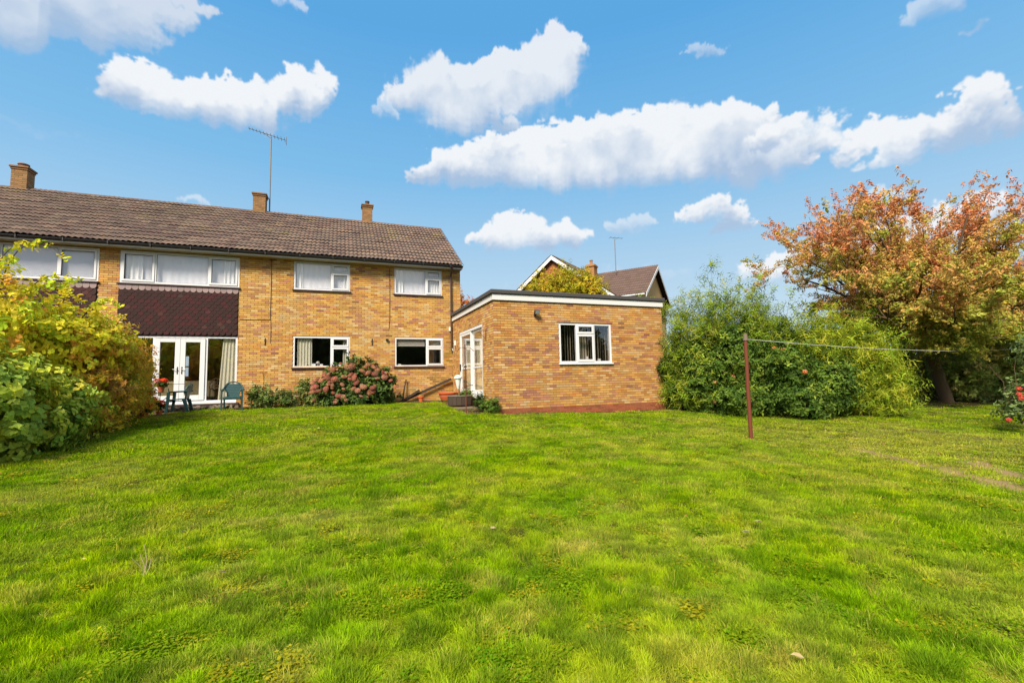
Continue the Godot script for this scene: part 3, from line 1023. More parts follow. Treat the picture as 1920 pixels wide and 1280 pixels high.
	for sx in [-0.18, 0.18]:
		for sz in [-0.18, 0.18]:
			m2 = MB.new()
			m2.tube([Vector3(sx, 0.43, sz), Vector3(sx * 1.1, 0.0, sz * 1.1)], [0.02, 0.015], 6)
			obj("leg", m2, M.wood, ch)
	# ornaments on the sills
	var sill_z := ZF - 0.11
	for q in [
		["small white box on the sill of the middle ground-floor window, left of the round ornament", "box", -0.86, 0.62, 0.13, 0.09, Color(0.75, 0.75, 0.73)],
		["small white box on the sill of the middle ground-floor window, right of the round ornament", "box", -0.60, 0.62, 0.11, 0.075, Color(0.72, 0.72, 0.70)],
		["little dark figure on the sill in front of the cream curtain", "figurine", -1.07, 0.62, 0.07, 0.08, Color(0.08, 0.07, 0.06)],
		["small white box at the left of the right-hand ground-floor window sill", "box", 2.22, 0.62, 0.12, 0.05, Color(0.75, 0.75, 0.73)],
		["little dark figure on the sill of the wide upstairs window", "figurine", -5.98, 3.46, 0.07, 0.09, Color(0.02, 0.02, 0.03)]]:
		var bx := MB.new()
		if q[1] == "figurine": bx.lathe([Vector2(0.035, 0), Vector2(0.03, 0.03), Vector2(0.016, 0.05), Vector2(0.022, 0.07), Vector2(0.0, 0.09)], 10)
		else: bx.cbox(Vector3(0, q[5] * 0.5, 0), Vector3(q[4], q[5], 0.06), 0.004)
		var ob := obj("ornament_box" if q[1] == "box" else "figurine", bx, mat(q[6], 0.5, 0.5))
		ob.position = Vector3(q[2], q[3], sill_z)
		tag(ob, q[0], q[1])
	var bm := MB.new()
	bm.lathe([Vector2(0.02, 0.0), Vector2(0.022, 0.05), Vector2(0.055, 0.08), Vector2(0.07, 0.12), Vector2(0.055, 0.16), Vector2(0.0, 0.185)], 14)
	var orn := obj("round_ornament", bm, mat(Color(0.5, 0.47, 0.42), 0.5, 0.5))
	orn.position = Vector3(-0.72, 0.62, sill_z - 0.05)
	tag(orn, "round grey ornament between two white boxes on the window sill", "ornament")

func hung_tiles(house: Node3D, r: RandomNumberGenerator) -> void:
	var poly := []
	var w := 0.170
	poly.append(Vector2(w * 0.5, 0.02))
	poly.append(Vector2(-w * 0.5, 0.02))
	poly.append(Vector2(-w * 0.5, -0.10))
	for k in 7:
		var a := PI + PI * (k + 0.5) / 7.0
		poly.append(Vector2(w * 0.5 * cos(a), -0.10 + 0.085 * sin(a)))
	poly.append(Vector2(w * 0.5, -0.10))
	poly.reverse()
	var tm := MB.new()
	tm.prism(poly, 0.013)
	var tile := tm.mesh()
	for n in 2:
		var x0: float = [-6.68, -10.62][n]
		var x1: float = [-3.29, -7.22][n]
		var bk := MB.new()
		bk.bbox(Vector3(x0 + 0.002, 1.665, ZF - 0.12), Vector3(x1 - 0.002, 3.33, ZF + 0.004))
		var panel := obj("tile_hung_panel", bk, M.roofdeck, house)
		var places := []
		var tints := []
		var count := 0
		var row := 0
		var top := 3.335
		while top - 0.18 > 1.60:
			var off := 0.0 if row % 2 == 0 else 0.089
			var u := x0 + 0.088 + off
			while u < x1 - 0.06:
				var c := Color(0.085, 0.026, 0.026)
				var q := r.randf()
				if q < 0.05: c = Color(0.115, 0.048, 0.042)
				elif q > 0.85: c = Color(0.05, 0.024, 0.024)
				c = Color(c.r * r.randf_range(0.5, 0.8), c.g * r.randf_range(0.5, 0.75), c.b * 0.62)
				if row == 0: c = Color(0.34, 0.25, 0.25) * r.randf_range(0.85, 1.1)
				var bs := Basis(Vector3.RIGHT, -0.06) * Basis(Vector3(0, 0, 1), r.randf_range(-0.012, 0.012))
				var t := Transform3D(bs, Vector3(u, top, ZF + 0.022 + r.randf_range(0.0, 0.003)))
				if n == 0 and count < 300:
					var o := obj("hung_tile", tile, tile_tone(c, "hung"), panel)
					o.transform = t
					count += 1
				else:
					places.append(t)
					tints.append(c)
				u += 0.178
			row += 1
			top -= 0.104
		if places.size() > 0: stuff("hung_tiling", tile, M.hung, places, tints, panel)

var tones := {}
func tile_tone(c: Color, kind: String) -> StandardMaterial3D:
	var key := kind + str(Vector3i(roundi(c.r * 60.0), roundi(c.g * 60.0), roundi(c.b * 60.0)))
	if not tones.has(key): tones[key] = grained(c, 0.8, 0.35, speck, 2.6)
	return tones[key]

# one double-roll concrete tile: x across, y up the slope, z off the roof
func roll_tile(cover: float, length: float, rolls: int, high: float) -> ArrayMesh:
	var b := MB.new()
	var seg := rolls * 8
	var prof := []
	for k in seg + 1:
		var s := float(k) / seg
		var ph := s * rolls * TAU
		prof.append(Vector2(s * (cover + 0.012), high * pow(0.5 - 0.5 * cos(ph), 0.8)))
	for k in seg:
		var p: Vector2 = prof[k]
		var q: Vector2 = prof[k + 1]
		var n0 := Vector3(-(prof[min(k + 1, seg)].y - prof[max(k - 1, 0)].y), 0, prof[min(k + 1, seg)].x - prof[max(k - 1, 0)].x).normalized()
		var n1b := Vector3(-(prof[min(k + 2, seg)].y - prof[k].y), 0, prof[min(k + 2, seg)].x - prof[k].x).normalized()
		var first := b.v.size()
		b.vert(Vector3(p.x, 0, p.y), n0); b.vert(Vector3(q.x, 0, q.y), n1b)
		b.vert(Vector3(q.x, length, q.y), n1b); b.vert(Vector3(p.x, length, p.y), n0)
		b.i.append_array([first, first + 2, first + 1, first, first + 3, first + 2])
		b.quad(Vector3(p.x, 0, p.y - 0.012), Vector3(q.x, 0, q.y - 0.012), Vector3(q.x, 0, q.y), Vector3(p.x, 0, p.y))
	b.quad(Vector3(prof[seg].x, 0, prof[seg].y - 0.02), Vector3(prof[seg].x, length, prof[seg].y - 0.02), Vector3(prof[seg].x, length, prof[seg].y), Vector3(prof[seg].x, 0, prof[seg].y))
	return b.mesh()

func make_roof(house: Node3D, r: RandomNumberGenerator) -> void:
	var eave := Vector3(0, 4.60, -17.655)
	var ridge := Vector3(0, 7.50, -21.97)
	var sl := (ridge - eave)
	var slen := sl.length()
	sl /= slen
	var nr := Vector3.RIGHT.cross(sl).normalized()
	var d := MB.new()
	var pr := [Vector2(-17.72, 4.53), Vector2(-17.66, 4.585), Vector2(-21.97, 7.475), Vector2(-26.4, 4.5), Vector2(-26.3, 4.45), Vector2(-21.97, 7.35)]
	d.prism(pr, XR + 0.01 - XL, Transform3D(Basis(Vector3(0, 0, 1), Vector3.UP, Vector3(-1, 0, 0)), Vector3(XL, 0, 0)))
	var roof := obj("roof", d, M.roofdeck, house)
	var tile := roll_tile(0.30, 0.42, 2, 0.036)
	var rows := 15
	var gauge := (slen - 0.02) / rows
	var all := []
	var bs := Basis(Vector3.RIGHT, sl, nr) * Basis(Vector3.RIGHT, -0.095)
	for row in rows:
		for k in 64:
			var x: float = XR + 0.045 - 0.30 * (k + 1)
			var p := eave + sl * (row * gauge) + nr * 0.066
			p.x = x
			p += nr * (0.018 * n1.get_noise_2d(x * 9.0, row * 5.0) + r.randf_range(-0.003, 0.003))
			var q := r.randf() + 0.5 * n2.get_noise_2d(x * 3.0, row * 2.2)
			var c := Color(0.185, 0.125, 0.098)
			if q < 0.2: c = Color(0.150, 0.098, 0.08)
			elif q > 0.85: c = Color(0.215, 0.148, 0.108)
			var lich := n1.get_noise_2d(x * 14.0 + 70.0, row * 9.0)
			if lich > 0.16 and row > 4: c = mixc(c, Color(0.20, 0.16, 0.075), (lich - 0.16) * 2.2 * r.randf())
			c = jit(c, 0.14)
			all.append([Transform3D(bs * Basis(Vector3(0, 0, 1), r.randf_range(-0.006, 0.006)), p), c, p.length() if x > -10.5 else 1e5])
	all.sort_custom(func(a, b): return a[2] < b[2])
	var places := []
	var tints := []
	for k in all.size():
		if k < 300:
			var o := obj("roof_tile", tile, tile_tone(all[k][1], "roof"), roof)
			o.transform = all[k][0]
		else:
			places.append(all[k][0])
			tints.append(all[k][1])
	stuff("roof_tiling", tile, M.tile, places, tints, roof)
	# back slope, plain
	var bk := MB.new()
	bk.prism([Vector2(-21.97, 7.50), Vector2(-26.45, 4.53), Vector2(-26.42, 4.50), Vector2(-21.97, 7.478)], XR + 0.03 - XL, Transform3D(Basis(Vector3(0, 0, 1), Vector3.UP, Vector3(-1, 0, 0)), Vector3(XL, 0, 0)))
	obj("back_slope", bk, tile_tone(Color(0.15, 0.098, 0.078), "roof"), roof)
	var rt := MB.new()
	var arc := []
	for k in 9:
		var a := PI * k / 8.0
		arc.append(Vector2(0.125 * cos(a), 0.085 * sin(a)))
	for k in 9:
		var a := PI * (8 - k) / 8.0
		arc.append(Vector2(0.105 * cos(a), 0.07 * sin(a)))
	rt.prism(arc, 0.445, Transform3D(Basis(Vector3(0, 0, -1), Vector3.UP, Vector3(1, 0, 0)), Vector3(0.445, 0, 0)))
	var ridge_tile := rt.mesh()
	for k in 43:
		var x := XR + 0.05 - 0.45 * (k + 1)
		if x < XL: break
		var c := jit(Color(0.155, 0.098, 0.080), 0.12)
		var o := obj("ridge_tile", ridge_tile, tile_tone(c, "roof"), roof)
		o.position = Vector3(x, 7.475 + r.randf_range(-0.004, 0.004), -21.97)

# ------------------------------------------------------------------ the flat-roofed extension
func make_extension() -> void:
	var r := RandomNumberGenerator.new()
	r.seed = 17
	var ext := thing("brick_extension", "single-storey yellow brick extension with flat roof and red brick plinth", "extension")
	var w := [6.48, 0.45, 8.40, 1.745]
	var door := [0.0, 0.0, 0.0, 0.0]
	var ff := Transform3D(Basis(), Vector3(0, 0, EZ))
	var sf := Transform3D(Basis(Vector3(0, 0, 1), Vector3.UP, Vector3(-1, 0, 0)), Vector3(EX0, 0, 0))     # u = z
	door = [-16.95, -0.56, -13.97, 1.80]
	var top := 2.42
	var b := MB.new()
	wall_panel(b, Transform3D(Basis(), Vector3(0, 0, EZ - 0.012)), EX0 + 0.012, -1.5, EX1 - 0.006, top, 0.26, [w])
	var wall := obj("front_wall", b, M.mortar, ext)
	b = MB.new()
	wall_panel(b, Transform3D(sf.basis, Vector3(EX0 + 0.012, 0, 0)), ZF + 0.01, -1.5, EZ - 0.27, top, 0.26, [door])
	var side := obj("side_wall", b, M.mortar, ext)
	b = MB.new()
	b.bbox(Vector3(EX1 - 0.27, -1.5, -19.5), Vector3(EX1 - 0.006, top, EZ - 0.27))
	b.bbox(Vector3(XR + 0.01, -1.5, -19.5), Vector3(EX1 - 0.28, top, -19.25))
	obj("rear_wall", b, M.mortar, ext)
	var plinth := -0.89
	var list := brick_courses(ff, EX0, plinth + 0.005, EX1, top - 0.03, [w], 1.0, r)
	lay_bricks(wall, list, 260, func(o): return o.x < 9.0)
	var reds := brick_courses(ff, EX0, plinth - 0.52, EX1, plinth - 0.005, [], 0.0, r, Color(0.33, 0.10, 0.048))
	var pl := []
	var ti := []
	var bx := BoxMesh.new()
	for e in reds:
		if e[0].origin.y > plinth - 0.09 and pl.size() >= 0 and e[0].origin.x < 13.0:
			var o := obj("plinth_brick", bx, tile_tone(e[1], "brick"), wall)
			o.transform = e[0]
		else:
			pl.append(e[0])
			ti.append(e[1])
	var pb := MB.new()
	pb.bbox(Vector3(EX0 + 0.01, -1.5, EZ - 0.03), Vector3(EX1 - 0.01, plinth - 0.004, EZ - 0.007))
	obj("plinth_mortar", pb, grained(Color(0.44, 0.26, 0.15), 0.95, 0.2, grain, 2.0), wall)
	stuff("plinth_brickwork", bx, M.brick, pl, ti, wall)
	var sl := brick_courses(sf, ZF + 0.02, plinth - 0.07, EZ - 0.052, top - 0.03, [door], 0.6, r)
	sl.append_array(brick_courses(sf, ZF + 0.02, plinth - 0.52, EZ - 0.052, plinth - 0.075, [], 0.0, r, Color(0.36, 0.09, 0.04)))
	pl = []
	ti = []
	for e in sl:
		pl.append(e[0])
		ti.append(e[1])
	stuff("brickwork", bx, M.brick, pl, ti, side)
	# flat roof: white fascia, felt edge, deck
	var q := MB.new()
	q.bbox(Vector3(EX0 - 0.05, 2.375, EZ + 0.03), Vector3(EX1 + 0.03, 2.545, EZ + 0.05))
	obj("fascia", q, M.painted, ext)
	q = MB.new()
	q.bbox(Vector3(EX0 - 0.05, 2.375, ZF + 0.02), Vector3(EX0 - 0.03, 2.545, EZ + 0.028))
	obj("fascia", q, M.painted, ext)
	q = MB.new()
	q.bbox(Vector3(EX1 + 0.01, 2.375, -19.5), Vector3(EX1 + 0.03, 2.545, EZ + 0.028))
	obj("fascia", q, M.painted, ext)
	q = MB.new()
	q.cbox(Vector3((EX0 + EX1) * 0.5, 2.62, EZ + 0.03), Vector3(EX1 - EX0 + 0.24, 0.14, 0.13), 0.025)
	obj("felt_kerb", q, M.felt, ext)
	q = MB.new()
	q.cbox(Vector3(EX0 - 0.045, 2.619, (ZF + EZ) * 0.5), Vector3(0.13, 0.148, EZ - ZF - 0.1), 0.025)
	obj("felt_kerb", q, M.felt, ext)
	q = MB.new()
	q.cbox(Vector3(EX1 + 0.045, 2.619, (-19.5 + EZ) * 0.5), Vector3(0.13, 0.148, EZ + 19.4), 0.025)
	obj("felt_kerb", q, M.felt, ext)
	q = MB.new()
	q.bbox(Vector3(EX0 - 0.03, 2.43, ZF + 0.012), Vector3(EX1 + 0.01, 2.56, EZ + 0.028))
	q.bbox(Vector3(XR + 0.01, 2.43, -19.5), Vector3(EX1 + 0.01, 2.56, ZF + 0.012))
	obj("roof_deck", q, M.felt, ext)
	q = MB.new()
	q.bbox(Vector3(EX0 + 0.27, -0.75, -19.24), Vector3(EX1 - 0.28, -0.57, EZ - 0.27))
	obj("floor", q, M.carpet, ext)
	# front window with three lights
	window(ext, Transform3D(Basis(), Vector3(w[0], w[1], EZ - 0.012)), w[2] - w[0], w[3] - w[1], [[0.53, [[2.0, false]]], [0.58, [[0.84, true], [0.3, true]]], [0.6, [[2.0, false]]]], false, 0.07)
	var ls := MB.new()
	ls.cbox(Vector3((w[0] + w[2]) * 0.5, w[1] - 0.02, EZ + 0.01), Vector3(w[2] - w[0] + 0.06, 0.04, 0.1), 0.008)
	obj("sill", ls, M.white, ext)
	ls = MB.new()
	ls.bbox(Vector3(w[0] - 0.08, w[3] + 0.002, EZ - 0.03), Vector3(w[2] + 0.05, w[3] + 0.012, EZ + 0.012))
	obj("lintel_edge", ls, M.sill, ext)
	var vb := thing("vertical_blind", "open brown vertical slats hanging behind the three-light extension window", "blind", Vector3(0, 0, EZ - 0.30))
	for k in 20:
		var s := MB.new()
		s.box(Vector3(0, 0, 0), Vector3(0.085, 1.22, 0.002))
		var o := obj("slat", s, M.blindslat, vb)
		o.position = Vector3(6.56 + k * 0.094, 1.10, 0)
		o.rotation.y = 1.15 + 0.18 * sin(k * 1.7) if not (k > 8 and k < 12) else 0.3
	var rail := MB.new()
	rail.bbox(Vector3(6.50, 1.71, -0.02), Vector3(8.38, 1.74, 0.02))
	obj("head_rail", rail, M.white, vb)
	for k in [["white mug on the extension window sill below the middle light", 7.55, 0.15, 0.04], ["low white box on the extension window sill at the right light", 8.0, 0.07, 0.06], ["small pale dish at the left of the middle light of the extension window", 7.2, 0.05, 0.05]]:
		var mg := MB.new()
		mg.lathe([Vector2(k[3] * 0.9, 0), Vector2(k[3], k[2]), Vector2(k[3] * 0.85, k[2]), Vector2(k[3] * 0.8, 0.01)], 14)
		var mo := obj("mug" if k[2] > 0.1 else "dish", mg, M.white)
		mo.position = Vector3(k[1], 0.525, EZ - 0.14)
		tag(mo, k[0], "mug" if k[2] > 0.1 else "dish")
	# sliding door in the side wall: outer frame, two leaves
	var dw: float = door[2] - door[0]
	var dfx := Transform3D(sf.basis, Vector3(EX0 + 0.02, door[1], door[0]))
	var pf := MB.new()
	var dh: float = door[3] - door[1]
	pf.box(Vector3(dw * 0.5, 0.05, -0.05), Vector3(dw, 0.10, 0.12))
	pf.box(Vector3(dw * 0.5, dh - 0.045, -0.05), Vector3(dw, 0.09, 0.12))
	pf.box(Vector3(0.045, dh * 0.5, -0.05), Vector3(0.09, dh - 0.19, 0.12))
	pf.box(Vector3(dw - 0.045, dh * 0.5, -0.05), Vector3(0.09, dh - 0.19, 0.12))
	var pd := obj("patio_door", pf, M.upvc, ext)
	pd.transform = dfx
	for k in 2:
		var lw := dw * 0.5 - 0.05
		var lf := MB.new()
		var x0 := 0.09 + k * (lw - 0.04)
		var zz := -0.02 if k == 0 else -0.07
		var t := 0.085
		lf.cbox(Vector3(x0 + t * 0.5, dh * 0.5, zz), Vector3(t, dh - 0.2, 0.045), 0.006)
		lf.cbox(Vector3(x0 + lw - t * 0.5, dh * 0.5, zz), Vector3(t, dh - 0.2, 0.045), 0.006)
		lf.cbox(Vector3(x0 + lw * 0.5, 0.155, zz), Vector3(lw - 2 * t, 0.12, 0.044), 0.006)
		lf.cbox(Vector3(x0 + lw * 0.5, dh - 0.14, zz), Vector3(lw - 2 * t, 0.09, 0.044), 0.006)
		lf.cbox(Vector3(x0 + lw * 0.5, 0.98, zz), Vector3(lw - 2 * t, 0.045, 0.03), 0.006)
		var leaf := obj("sliding_leaf", lf, M.upvc, pd)
		pane(leaf, x0 + t, 0.2, x0 + lw - t, dh - 0.18, zz + 0.01)
		if k == 0:
			var hd := MB.new()
			hd.cbox(Vector3(x0 + 0.04, 1.02, zz + 0.045), Vector3(0.035, 0.26, 0.05), 0.008)
			obj("handle", hd, M.black, leaf)
	var st := MB.new()
	st.cbox(Vector3(dw * 0.5, -0.03, 0.02), Vector3(dw + 0.1, 0.06, 0.14), 0.008)
	obj("door_sill", st, M.white, pd)
	var nc := obj("net_curtain", cloth(door[0] + 0.1, door[2] - 0.1, -0.5, 1.72, 0.2, 0.02), mat(Color(0.72, 0.63, 0.44), 0.95, 0.2))
	nc.transform = Transform3D(sf.basis, Vector3(EX0 + 0.24, 0, 0))
	tag(nc, "beige curtain behind the sliding door in the side of the extension", "curtain")
	# security light
	var sec := thing("security_light", "black security lamp on the extension wall left of its window", "lamp", Vector3(5.66, 2.0, EZ))
	var h := MB.new()
	h.cbox(Vector3(0, -0.04, 0.03), Vector3(0.07, 0.08, 0.06), 0.01)
	obj("mounting", h, M.black, sec)
	h = MB.new()
	h.cbox(Vector3(0.03, 0.03, 0.12), Vector3(0.17, 0.13, 0.09), 0.015, Basis(Vector3.RIGHT, 0.35))
	obj("housing", h, M.black, sec)
	h = MB.new()
	h.cbox(Vector3(0.03, 0.015, 0.168), Vector3(0.14, 0.10, 0.006), 0.002, Basis(Vector3.RIGHT, 0.35))
	obj("lens", h, mat(Color(0.25, 0.26, 0.28), 0.1, 0.6), sec)
	# iron bracket, socket and cable on the side wall
	var ib := MB.new()
	ib.tube([Vector3(EX0 - 0.02, 1.55, -13.55), Vector3(EX0 - 0.02, 1.20, -13.55)], [0.012, 0.012], 6)
	ib.tube([Vector3(EX0 - 0.02, 1.52, -13.55), Vector3(EX0 - 0.14, 1.53, -13.56), Vector3(EX0 - 0.30, 1.47, -13.58)], [0.008, 0.008, 0.006], 6)
	ib.tube([Vector3(EX0 - 0.02, 1.26, -13.55), Vector3(EX0 - 0.12, 1.36, -13.56), Vector3(EX0 - 0.22, 1.48, -13.57)], [0.006, 0.006, 0.006], 6)
	obj("hanging_bracket", ib, M.rust, ext)
	var so := MB.new()
	so.cbox(Vector3(EX0 - 0.03, 1.45, -17.55), Vector3(0.06, 0.2, 0.13), 0.01)
	so.tube([Vector3(EX0 - 0.03, 1.36, -17.55), Vector3(EX0 - 0.04, 1.2, -17.6), Vector3(EX0 - 0.06, 1.16, -17.75), Vector3(EX0 - 0.05, 1.28, -17.98)], [0.012, 0.012, 0.012, 0.012], 6)
	obj("outdoor_socket", so, M.white, ext)

# ------------------------------------------------------------------ the house beyond the extension
func make_far_house() -> void:
	var r := RandomNumberGenerator.new()
	r.seed = 5
	var at := Vector3(13.15, 0, -26.49)
	var gx := Vector3(0.603, 0, 0.797)       # along the gable wall, to the right
	var ax := Vector3(0.797, 0, -0.603)      # away from the garden
	var home := thing("far_house", "red brick house with brown roofs and white bargeboards behind the extension", "house")
	var x := Transform3D(Basis(gx, Vector3.UP, -ax), at)     # local x right, y up, z towards the garden
	var hw := 4.55
	var apex := 8.02
	var pitch := 0.745
	var red := grained(Color(0.42, 0.15, 0.06), 0.9, 0.3, speck, 3.0)
	var b := MB.new()
	b.prism([Vector2(-hw + 0.3, -2.0), Vector2(hw - 0.3, -2.0), Vector2(hw - 0.3, apex - 0.2 - pitch * (hw - 0.3)), Vector2(0, apex - 0.2), Vector2(-hw + 0.3, apex - 0.2 - pitch * (hw - 0.3))], 9.0, x)
	var wall := obj("wall", b, red, home)
	var bl := brick_courses(Transform3D(x.basis, x * Vector3(0, 0, 0.01)), -hw + 0.3, 4.2, hw - 0.3, apex - 0.3, [], 0.0, r, Color(0.44, 0.16, 0.07))
	var pl := []
	var ti := []
	for e in bl:
		var lp: Vector3 = x.affine_inverse() * e[0].origin
		if lp.y < apex - 0.35 - pitch * (absf(lp.x) + 0.1):
			pl.append(e[0])
			ti.append(e[1])
	stuff("brickwork", BoxMesh.new(), M.brick, pl, ti, wall)
	var tile := roll_tile(0.30, 0.44, 2, 0.03)
	var sl := Vector2(1.0, pitch).normalized()
	# main roof, both slopes
	var roof_b := MB.new()
	roof_b.prism([Vector2(-hw - 0.1, apex - pitch * (hw + 0.1)), Vector2(0, apex), Vector2(hw + 0.1, apex - pitch * (hw + 0.1)), Vector2(hw, apex - 0.13 - pitch * hw), Vector2(0, apex - 0.13), Vector2(-hw, apex - 0.13 - pitch * hw)], 9.4, x * Transform3D(Basis(), Vector3(0, 0, 0.25)))
	var roof := obj("roof", roof_b, M.roofdeck, home)
	pl = []
	ti = []
	for s in [-1.0, 1.0]:
		var up := Vector3(-s * sl.x, sl.y, 0)
		var along := Vector3(0, 0, -s)
		var bs: Basis = x.basis * Basis(along, up, along.cross(up))
		for row in 16:
			for k in 31:
				var p := Vector3(s * (hw + 0.1), apex - pitch * (hw + 0.1), 0.27 if s > 0 else -9.0) + up * (row * 0.355) + along * (k * 0.30) + along.cross(up) * 0.035
				pl.append(Transform3D(bs * Basis(Vector3.RIGHT, -0.05), x * p))
				ti.append(jit(Color(0.14, 0.09, 0.072), 0.15))
	stuff("roof_tiling", tile, M.tile, pl, ti, roof)
	for s in [-1.0, 1.0]:
		var bg := MB.new()
		bg.prism([Vector2(0, apex - 0.03), Vector2(s * (hw + 0.1), apex - 0.03 - pitch * (hw + 0.1)), Vector2(s * (hw + 0.1), apex - 0.30 - pitch * (hw + 0.1)), Vector2(0, apex - 0.30)], 0.03, x * Transform3D(Basis(), Vector3(0, 0, 0.29 + 0.002 * s)))
		obj("bargeboard", bg, M.painted, home)
	# wing to the right, its ridge along the gable wall
	var rz := -3.0
	var wy := 7.05
	var wp := 0.72
	var w0 := -0.5
	var w1 := 5.95
	var wb := MB.new()
	var wx := x * Transform3D(Basis(Vector3(0, 0, -1), Vector3.UP, Vector3(1, 0, 0)), Vector3(w1 - 0.25, 0, 0))
	wb.prism([Vector2(0.25, -2.0), Vector2(5.75, -2.0), Vector2(5.75, wy - 0.2 - wp * 2.75), Vector2(3.0, wy - 0.2), Vector2(0.25, wy - 0.2 - wp * 2.75)], w1 - w0 - 0.25, wx)
	obj("wing_wall", wb, grained(Color(0.70, 0.45, 0.20), 0.9, 0.3, speck, 3.0), home)
	wb = MB.new()
	wb.prism([Vector2(-0.1, wy - wp * 3.1), Vector2(3.0, wy), Vector2(6.1, wy - wp * 3.1), Vector2(6.0, wy - wp * 3.0 - 0.13), Vector2(3.0, wy - 0.13), Vector2(0.0, wy - wp * 3.0 - 0.13)], w1 - w0 + 0.05, x * Transform3D(Basis(Vector3(0, 0, -1), Vector3.UP, Vector3(1, 0, 0)), Vector3(w1 + 0.05, 0, 0)))
	var wroof := obj("wing_roof", wb, M.roofdeck, home)
	pl = []
	var tl := []
	var wsl := Vector2(1.0, wp).normalized()
	var up2 := Vector3(0, wsl.y, -wsl.x)
	var bs2: Basis = x.basis * Basis(Vector3.RIGHT, up2, Vector3.RIGHT.cross(up2)) * Basis(Vector3.RIGHT, -0.05)
	var cnt := 0
	for row in 11:
		for k in 22:
			var p := Vector3(w1 + 0.05 - 0.3 * (k + 1), wy - wp * 3.1, 0.1) + up2 * (row * 0.35) + Vector3.RIGHT.cross(up2) * 0.035
			var c := jit(Color(0.15, 0.092, 0.074), 0.14)
			var t := Transform3D(bs2, x * p)
			if cnt < 242:
				var o := obj("roof_tile", tile, tile_tone(c, "roof"), wroof)
				o.transform = t
				cnt += 1
	for s in [0, 1]:
		var bg := MB.new()
		var e := -0.12 if s == 0 else 6.12
		var ey := wy - wp * 3.12
		bg.prism([Vector2(3.0, wy - 0.02), Vector2(e, ey), Vector2(e, ey - 0.2), Vector2(3.0, wy - 0.24)], 0.03, x * Transform3D(Basis(Vector3(0, 0, -1), Vector3.UP, Vector3(1, 0, 0)), Vector3(w1 + 0.085 + 0.002 * s, 0, 0)))
		obj("bargeboard", bg, M.painted, home)
	var gt := MB.new()
	gt.tube([x * Vector3(4.4, wy - wp * 3.1 - 0.05, 0.17), x * Vector3(w1, wy - wp * 3.1 - 0.05, 0.17)], [0.05, 0.05], 8)
	obj("gutter", gt, M.painted, home)
	# lower roof to the left
	var lw := MB.new()
	lw.prism([Vector2(-3.0, 5.25), Vector2(0.4, 3.2), Vector2(0.3, 3.0), Vector2(-3.0, 5.1), Vector2(-6.0, 3.0), Vector2(-6.0, 3.2)], 4.0, x * Transform3D(Basis(Vector3(0, 0, 1), Vector3.UP, Vector3(-1, 0, 0)), Vector3(-7.6, 0, 0)))
	obj("side_roof", lw, tile_tone(Color(0.16, 0.10, 0.08), "roof"), home)
	lw = MB.new()
	lw.bbox(Vector3(-7.4, -2.0, -5.8), Vector3(-4.25, 3.2, -0.2))
	var lo := obj("side_wall", lw, red, home)
	lo.transform = x
	var cb := MB.new()
	cb.bbox(Vector3(-0.3, 6.3, -0.3), Vector3(0.3, 7.35, 0.3))
	cb.cbox(Vector3(0, 7.38, 0), Vector3(0.72, 0.1, 0.72), 0.015)
	cb.cbox(Vector3(0, 7.46, 0), Vector3(0.64, 0.08, 0.64), 0.015)
	cb.lathe([Vector2(0.13, 7.5), Vector2(0.10, 7.6), Vector2(0.09, 7.78), Vector2(0.12, 7.8), Vector2(0.12, 7.84), Vector2(0.0, 7.86)], 10)
	var co := obj("chimney", cb, grained(Color(0.40, 0.20, 0.08), 0.9, 0.3, speck, 3.0), home)
	co.transform = Transform3D(x.basis, x * Vector3(1.62, 0, -2.6) + Vector3(0, 0.18, 0))
	aerial("tv_aerial", "thin television aerial on a pole above the far house's right roof", Vector3(17.04, 6.85, -25.1), 2.25, 0.9, 3.0, 0.02, 4)
	# a sliver of another house far off behind the cherry tree
	var fh := thing("distant_house", "pale-topped red house far behind the cherry tree at the right", "house", Vector3(54.5, -1.5, -22.9), -1.15)
	var fb := MB.new()
	fb.prism([Vector2(-4, 0), Vector2(4, 0), Vector2(4, 5.6), Vector2(0, 8.4), Vector2(-4, 5.6)], 8.0)
	obj("wall", fb, red, fh)
	for s in [-1.0, 1.0]:
		fb = MB.new()
		fb.prism([Vector2(0, 8.75), Vector2(s * 4.3, 5.7), Vector2(s * 4.3, 5.45), Vector2(0, 8.45)], 8.5, Transform3D(Basis(), Vector3(0, 0, 0.25)))
		obj("roof", fb, tile_tone(Color(0.16, 0.075, 0.058), "roof"), fh)
	fb = MB.new()
	fb.bbox(Vector3(-1.6, 6.0, 0.0), Vector3(1.6, 7.0, 0.06))
	obj("white_boarding", fb, M.painted, fh)

